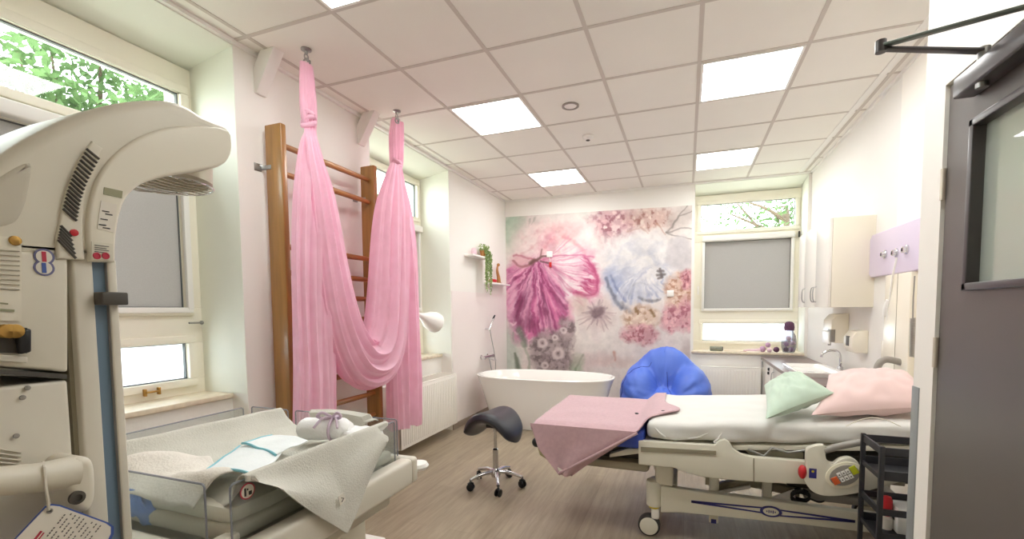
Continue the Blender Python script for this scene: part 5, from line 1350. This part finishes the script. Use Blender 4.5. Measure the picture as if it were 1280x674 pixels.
for k in range(3):
    y0, y1 = base_y[k], base_y[k+1]-.003
    bc = thing('base_cabinet', ['white base cabinet under the worktop behind the pillows', 'white base cabinet under the basin, middle of three', 'white base cabinet with two black knobs next to the far window'][k], 'cabinet', (1.1, (y0+y1)/2, 0))
    MB().box(.88, XR-.012, y0, y1, .09, .725, .001).build('body', LACQ, bc); MB().box(.93, XR-.012, y0, y1, 0.0, .09, 0).build('plinth', GREYP, bc, smooth=False)
    dr = MB().box(.86, .878, y0+.002, y1-.002, .10, .722, .0015).build('door', LACQ, bc)
    if k == 2:
        for (u, v) in ((961.6, 461.8), (961.2, 466.5)): MB().lathe(onX(u, v, .86), [(.016, 0), (.018, .008), (.014, .016), (.001, .018)], 18, (-1, 0, 0)).build('knob', BLACK, dr)
        MB().cyl(onX(953, 452, .85), onX(953, 459, .85), .007).build('handle', STEEL, dr)
    else: handle(y1-.06, .55, .68, .86, dr)
wt = MB().box(.842, XR-.001, 3.9, 6.062, .727, .762, .003)
tag(wt.build('worktop', COUNT), 'dark brown worktop along the right wall beneath the wall cabinets', 'worktop')
bs = thing('wash_basin', 'white ceramic basin set on the brown worktop', 'basin', (1.06, 4.75, .762))
def rect(x0, x1, y0, y1, z, r, n=8):
    out = []
    for (cx_, cy_, a0) in ((x1-r, y1-r, 0), (x0+r, y1-r, 90), (x0+r, y0+r, 180), (x1-r, y0+r, 270)):
        for k in range(n+1): a = math.radians(a0+90*k/n); out.append(Vector((cx_+r*math.cos(a), cy_+r*math.sin(a), z)))
    return out
R_ = [rect(.90, 1.24, 4.36, 5.02, .762, .04), rect(.885, 1.25, 4.345, 5.035, .80, .05), rect(.89, 1.245, 4.35, 5.03, .806, .05), rect(.905, 1.20, 4.365, 5.015, .804, .05), rect(.925, 1.18, 4.385, 4.995, .775, .06), rect(1.0, 1.1, 4.6, 4.8, .768, .04)]
n = len(R_[0]); fs = [(i*n+k, i*n+(k+1) % n, (i+1)*n+(k+1) % n, (i+1)*n+k) for i in range(len(R_)-1) for k in range(n)]; fs.append(tuple(range(n))[::-1]); fs.append(tuple(range((len(R_)-1)*n, len(R_)*n)))
MB().add([v for r in R_ for v in r], fs).build('bowl', ENAMEL, bs)
MB().lathe((1.05, 4.7, .769), [(.022, 0), (.022, .002), (.001, .003)], 18).build('drain', CHROME, bs)
MB().ball((.893, 4.86, .79), .008, 10).build('overflow', BLACK, bs)
fa = thing('basin_tap', 'chrome gooseneck tap over the white basin', 'tap', (1.285, 4.72, .762))
MB().tube(catmull([(1.285, 4.72, .762), (1.285, 4.72, .90), (1.26, 4.72, .955), (1.20, 4.72, .96), (1.15, 4.72, .93), (1.14, 4.72, .90)], 6), .010, 12).build('spout', CHROME, fa)
MB().lathe((1.285, 4.72, .762), [(.024, 0), (.024, .05), (.018, .06), (.001, .062)], 20).build('tap_body', CHROME, fa)
MB().tube([(1.285, 4.72, .82), (1.27, 4.65, .85), (1.26, 4.60, .87)], .007).build('lever', CHROME, fa)

# dispensers on the wall
def disp(y0, y1, z0, z1, dep, label, grey):
    t = thing('dispenser', label, 'dispenser', (XR, (y0+y1)/2, (z0+z1)/2))
    P_ = [(XR-.001, y0, z0), (XR-dep*.8, y0, z0), (XR-dep, y0, z0+.04), (XR-dep, y0, z1-.06), (XR-dep*.7, y0, z1-.01), (XR-.001, y0, z1)]
    MB().prism(P_, (0, y1-y0, 0), .006).build('housing', LACQC, t)
    if grey:
        MB().box(XR-dep-.006, XR-dep+.03, y0-.004, y0+.10, z0+.01, z0+.12, .004).build('tank_window', GREYP, t)
        MB().box(XR-dep-.012, XR-dep+.0, y0+.02, y1-.02, z0-.01, z0+.10, .004).build('push_bar', WHITEP, t)
        MB().cyl((XR-dep+.02, (y0+y1)/2, z0-.03), (XR-dep+.02, (y0+y1)/2, z0+.01), .012).build('nozzle', STEEL, t)
    else:
        MB().box(XR-dep-.002, XR-dep+.006, y0+.06, y1-.06, z0+.05, z0+.13, .003).build('viewing_slot', DARKG, t)
    return t
disp(4.68, 4.93, 1.03, 1.29, .13, 'cream soap dispenser with grey tank mounted under the wall cabinets', True)
disp(4.22, 4.42, .985, 1.165, .11, 'smaller cream towel dispenser nearer the lilac panel', False)
# lilac gas panel with outlets, trunking, hoses
gp = thing('gas_panel', 'lilac wall panel with three round gas outlets', 'gas panel', (XR, 3.8, 1.71))
MB().prism([(XR-.035, 3.30, 1.565), (XR-.035, 4.12, 1.565), (XR-.035, 4.17, 1.60), (XR-.035, 4.17, 1.84), (XR-.035, 4.12, 1.88), (XR-.035, 3.30, 1.88)], (.034, 0, 0), .008).build('panel_board', LILACP, gp)
for (u, v) in ((1107, 318), (1121, 316), (1134, 312)):
    p = onX(u, v, XR-.035)
    o = MB().lathe(p, [(.030, 0), (.030, .008), (.022, .012), (.020, .026), (.012, .028), (.012, .012), (.001, .012)], 24, (-1, 0, 0)).build('gas_outlet', CHROME, gp)
    MB().lathe(p+Vector((-.013, 0, 0)), [(.010, 0), (.010, .006), (.001, .007)], 12, (-1, 0, 0)).build('valve', DARKG, o)
tk = thing('wall_trunking', 'tall cream trunking box under the lilac gas panel', 'trunking', (XR, 3.62, 1.2))
MB().box(XR-.05, XR-.001, 3.42, 3.80, .80, 1.56, .005).build('cover', LACQC, tk)
MB().box(XR-.052, XR-.045, 3.60, 3.603, .80, 1.56, 0).build('joint', BEDD, tk, smooth=False)
ho = thing('suction_hose', 'thin white hose hanging from the lilac panel to a small socket box', 'hose', (XR-.04, 3.87, 1.1))
MB().tube(catmull([onX(1121, 322, XR-.055), onX(1116, 345, XR-.06), onX(1112, 375, XR-.05), onX(1109, 392, XR-.05), onX(1110, 432, XR-.03)], 6), .006, 8).build('tube', WHITEP, ho)
p = onX(1108, 386, XR-.05); MB().tube([p+Vector((0, -.02, .06)), p, p+Vector((0, .02, -.05))], [.012, .02, .012], 10).build('hand_piece', WHITEP, ho)
p = onX(1108, 440, XR-.02); tag(MB().box(XR-.035, XR-.001, p.y-.04, p.y+.05, p.z-.07, p.z+.07, .004).build('socket_box', LACQC), 'small cream socket box low on the wall beside the trunking', 'socket')
cc = thing('coiled_cord', 'grey coiled cord hanging at the edge of the trunking under the panel', 'cord', (XR-.06, 3.5, 1.2))
a = onX(1143.5, 345, XR-.065); c = onX(1141, 398, XR-.065); e_ = onX(1140, 446, XR-.065)
MB().tube([a, (a+c)/2+Vector((0, .006, 0)), c], .004, 8).build('straight_lead', GREYP, cc)
MB().tube([c.lerp(e_, k/160)+Vector((math.cos(k*.9)*.012, math.sin(k*.9)*.012, 0)) for k in range(161)], .0035, 6).build('coil', GREYP, cc)

# ------------------------------------------------------------------ window sill decorations (far window)
ZS = .81
jr = thing('glass_jar', 'tall glass jar of yarn balls with a plum lid on the far sill', 'jar', (1.15, 6.15, ZS))
MB().lathe((1.15, 6.15, ZS), [(.05, 0), (.062, .006), (.078, .06), (.08, .13), (.07, .20), (.045, .245), (.045, .262)], 36).build('glass', JARG, jr)
MB().lathe((1.15, 6.15, ZS), [(.047, .262), (.052, .265), (.056, .30), (.05, .345), (.03, .365), (.001, .37)], 28).build('lid', PLUM, jr)
balls = [((1.12, 6.14, ZS+.035), .028, PLUM, 'dark plum yarn ball at the bottom of the glass jar'), ((1.18, 6.15, ZS+.035), .028, MAUVE, 'mauve yarn ball at the bottom of the glass jar'), ((1.185, 6.11, ZS+.115), .028, ROSE, 'pale rose yarn ball against the jar wall'),
    ((1.125, 6.15, ZS+.10), .030, MAUVE, 'mauve yarn ball halfway up the glass jar'), ((1.15, 6.16, ZS+.165), .029, ROSE, 'pale rose yarn ball topmost in the glass jar')]
def sb(u, v, r, y=6.12): p = onY(u, v, y); return (p.x, y, ZS+r+(.0 if v > 431 else .055))
balls += [(sb(953.5, 434, .036, 6.13), .036, MAUVE, 'mauve yarn ball furthest from the jar on the far sill'), (sb(961.9, 436, .028, 6.09), .028, ROSE, 'pale rose yarn ball in front on the far sill'), (sb(970.4, 434, .033, 6.12), .033, PLUM, 'dark plum yarn ball beside the glass jar'), (sb(960, 428, .030, 6.14), .030, MAUVE, 'mauve yarn ball resting on top of the others')]
for (c, r, m_, lb_) in balls:
    o = MB().ball(c, r, 22); 
    for v in o.bm.verts: v.co += (v.co-Vector(c))*.05*math.sin(v.co.z*400+v.co.x*200)
    tag(o.build('yarn_ball', m_), lb_, 'yarn ball', 'yarn balls on the far sill')
pp_ = onY(895, 434, 6.13)
spk = thing('portable_speaker', 'small grey cylindrical speaker lying on the far sill', 'speaker', (pp_.x, 6.13, ZS))
MB().lathe((pp_.x-.07, 6.13, ZS+.03), [(.024, 0), (.029, .004), (.029, .136), (.024, .14)], 24, (1, 0, 0)).build('body', mat('grey_mesh_cloth', (142, 146, 130), .8, nscale=60, namt=.1), spk)
MB().lathe((pp_.x+.07, 6.13, ZS+.03), [(.026, 0), (.026, .01), (.001, .012)], 24, (1, 0, 0)).build('end_cap', DARKG, spk)
tag(MB().tube(catmull([(pp_.x+.09, 6.12, ZS+.004), (pp_.x+.16, 6.10, ZS+.006), (pp_.x+.28, 6.14, ZS+.004), (pp_.x+.34, 6.11, ZS+.004)], 6), .004, 6).build('charging_cord', mat('tan_cord', (206, 180, 150), .6, nscale=9, namt=.03)), 'thin tan cord lying beside the grey speaker on the sill', 'cord')
tag(MB().tube(catmull([(.66, 6.12, ZS+.012), (.72, 6.13, ZS+.02), (.79, 6.11, ZS+.022), (.85, 6.13, ZS+.028)], 6), [.008+.010*k/18 for k in range(19)], 10).build('yarn_strand', ROSE), 'loose pale pink strand of yarn in front of the bright lower pane', 'yarn')

# ------------------------------------------------------------------ black trolley
cy0, cy1, cx0, cx1 = 2.29, 2.505, .783, 1.16
ct = thing('trolley', 'narrow black metal trolley at the near side of the bed head', 'trolley', ((cx0+cx1)/2, (cy0+cy1)/2, 0))
for (x, y) in ((cx0, cy0), (cx0, cy1), (cx1, cy0), (cx1, cy1)):
    pt = MB().box(x-.009, x+.009, y-.009, y+.009, .07, .76, .002).build('post', CARTB, ct)
    MB().cyl((x-.01, y, .032), (x+.01, y, .032), .03).build('caster', RUBBER, pt)
zA = [(.735, .755, .615, .655), (.475, .49, .345, .385), (.20, .215, .10, .13)]
for k, (a, b_, c, e_) in enumerate(zA):
    m = MB()
    for (z0, z1) in ((a-.012, b_), (c, e_)):
        m.box(cx0, cx1, cy0-.004, cy0+.004, z0, z1); m.box(cx0, cx1, cy1-.004, cy1+.004, z0, z1); m.box(cx0-.004, cx0+.004, cy0, cy1, z0, z1 if z0 > c+.01 else z0+.02); m.box(cx1-.004, cx1+.004, cy0, cy1, z0, z1)
    m.box(cx0, cx1, cy0, cy1, c, c+.006)
    m.build('tray', CARTB, ct, smooth=False)
p = onY(1109, 619, 2.43)
btl = thing('spray_bottle', 'red-topped bottle standing in the middle tray of the black trolley', 'bottle', (p.x, 2.43, .352))
MB().lathe((p.x, 2.43, .352), [(.022, 0), (.024, .01), (.024, .05), (.012, .065)], 20).build('bottle', PAPER, btl); MB().lathe((p.x, 2.43, .352), [(.018, .06), (.02, .07), (.021, .13), (.016, .145), (.001, .148)], 20).build('cap', RED, btl)
p = onY(1124, 617, 2.43)
bxx_ = thing('tissue_box', 'small white box in the middle tray beside the red-topped bottle', 'box', (p.x+.03, 2.43, .352))
MB().box(p.x-.02, p.x+.10, 2.38, 2.49, .352, .465, .004).build('carton', WHITEP, bxx_); MB().box(p.x-.021, p.x-.0195, 2.41, 2.44, .40, .43, 0).build('print', DINK, bxx_, smooth=False)

# ------------------------------------------------------------------ trees outside
def tree(name, base, h, crown, nleaf, seed, label, ls=.11, trunk=.12, leafm=LEAF2):
    rr = random.Random(seed); base = Vector(base)
    t = thing(name, label, 'tree', base)
    m = MB(); ends = []
    top = base+Vector((0, 0, h*.75))
    m.tube([base, base+Vector((.05, .03, h*.4)), top], [trunk, trunk*.7, trunk*.4], 10)
    for k in range(16):
        a = rr.uniform(0, 2*PI); s = base+Vector((.05, .03, h*rr.uniform(.35, .75))); e = Vector((base.x+math.cos(a)*crown[0]*rr.uniform(.5, .95), base.y+math.sin(a)*crown[1]*rr.uniform(.5, .95), base.z+h-crown[2]+rr.uniform(-.6, .8)*crown[2]))
        mid = (s+e)/2+Vector((rr.uniform(-.2, .2), rr.uniform(-.2, .2), rr.uniform(.0, .3)))
        m.tube(catmull([s, mid, e], 4), [trunk*.3*(1-k_/9) + .008 for k_ in range(9)], 6); ends += [mid, e, (mid+e)/2]
    m.build('trunk', mat('bark', (96, 80, 66), .8, nscale=20, namt=.2), t)
    f = MB()
    for k in range(nleaf):
        c = ends[rr.randrange(len(ends))]; p = c+Vector([rr.gauss(0, crown[i]*.16) for i in range(3)])
        leafq(f, p, rr.uniform(.6, 1.1)*ls, rr)
    f.build('foliage', leafm, t, flat=True, weld=False)
LG = thin('sunlit_leaf', (92, 116, 76), .35, nscale=3, namt=.3)
tree('garden_tree', (-8.3, 4.2, 0), 5.3, (1.6, 1.9, 1.0), 5200, 4, 'leafy green tree outside the large left window', .085, .12, LG)
tree('garden_tree', (-8.6, 9.3, 0), 5.0, (1.4, 1.5, 1.1), 2600, 9, 'leafy green tree outside the second window', .085, .12, LG)
tree('garden_tree', (2.05, 11.6, 0), 4.6, (1.7, 1.2, 1.1), 1500, 14, 'sparse branching tree outside the far window', .07, .14, LG)
struct(MB().box(-30, 30, -20, 40, -1.2, -1.1).build('ground_outside', mat('pale_ground', (190, 186, 172), .9, nscale=1, namt=.05)))

# ------------------------------------------------------------------ daylight outside
wd = bpy.data.worlds.new('sky'); scn.world = wd; wd.use_nodes = True
nt = wd.node_tree; bg = nt.nodes['Background']; bg.inputs['Color'].default_value = (.93, .97, 1.0, 1); bg.inputs['Strength'].default_value = 5.5
scn.view_settings.view_transform = 'Standard'; scn.view_settings.look = 'None'
scn.view_settings.exposure = 1.14; scn.view_settings.gamma = 1; scn.view_settings.use_curve_mapping = False
scn.cycles.max_bounces = 12; scn.cycles.diffuse_bounces = 10; scn.cycles.transparent_max_bounces = 16
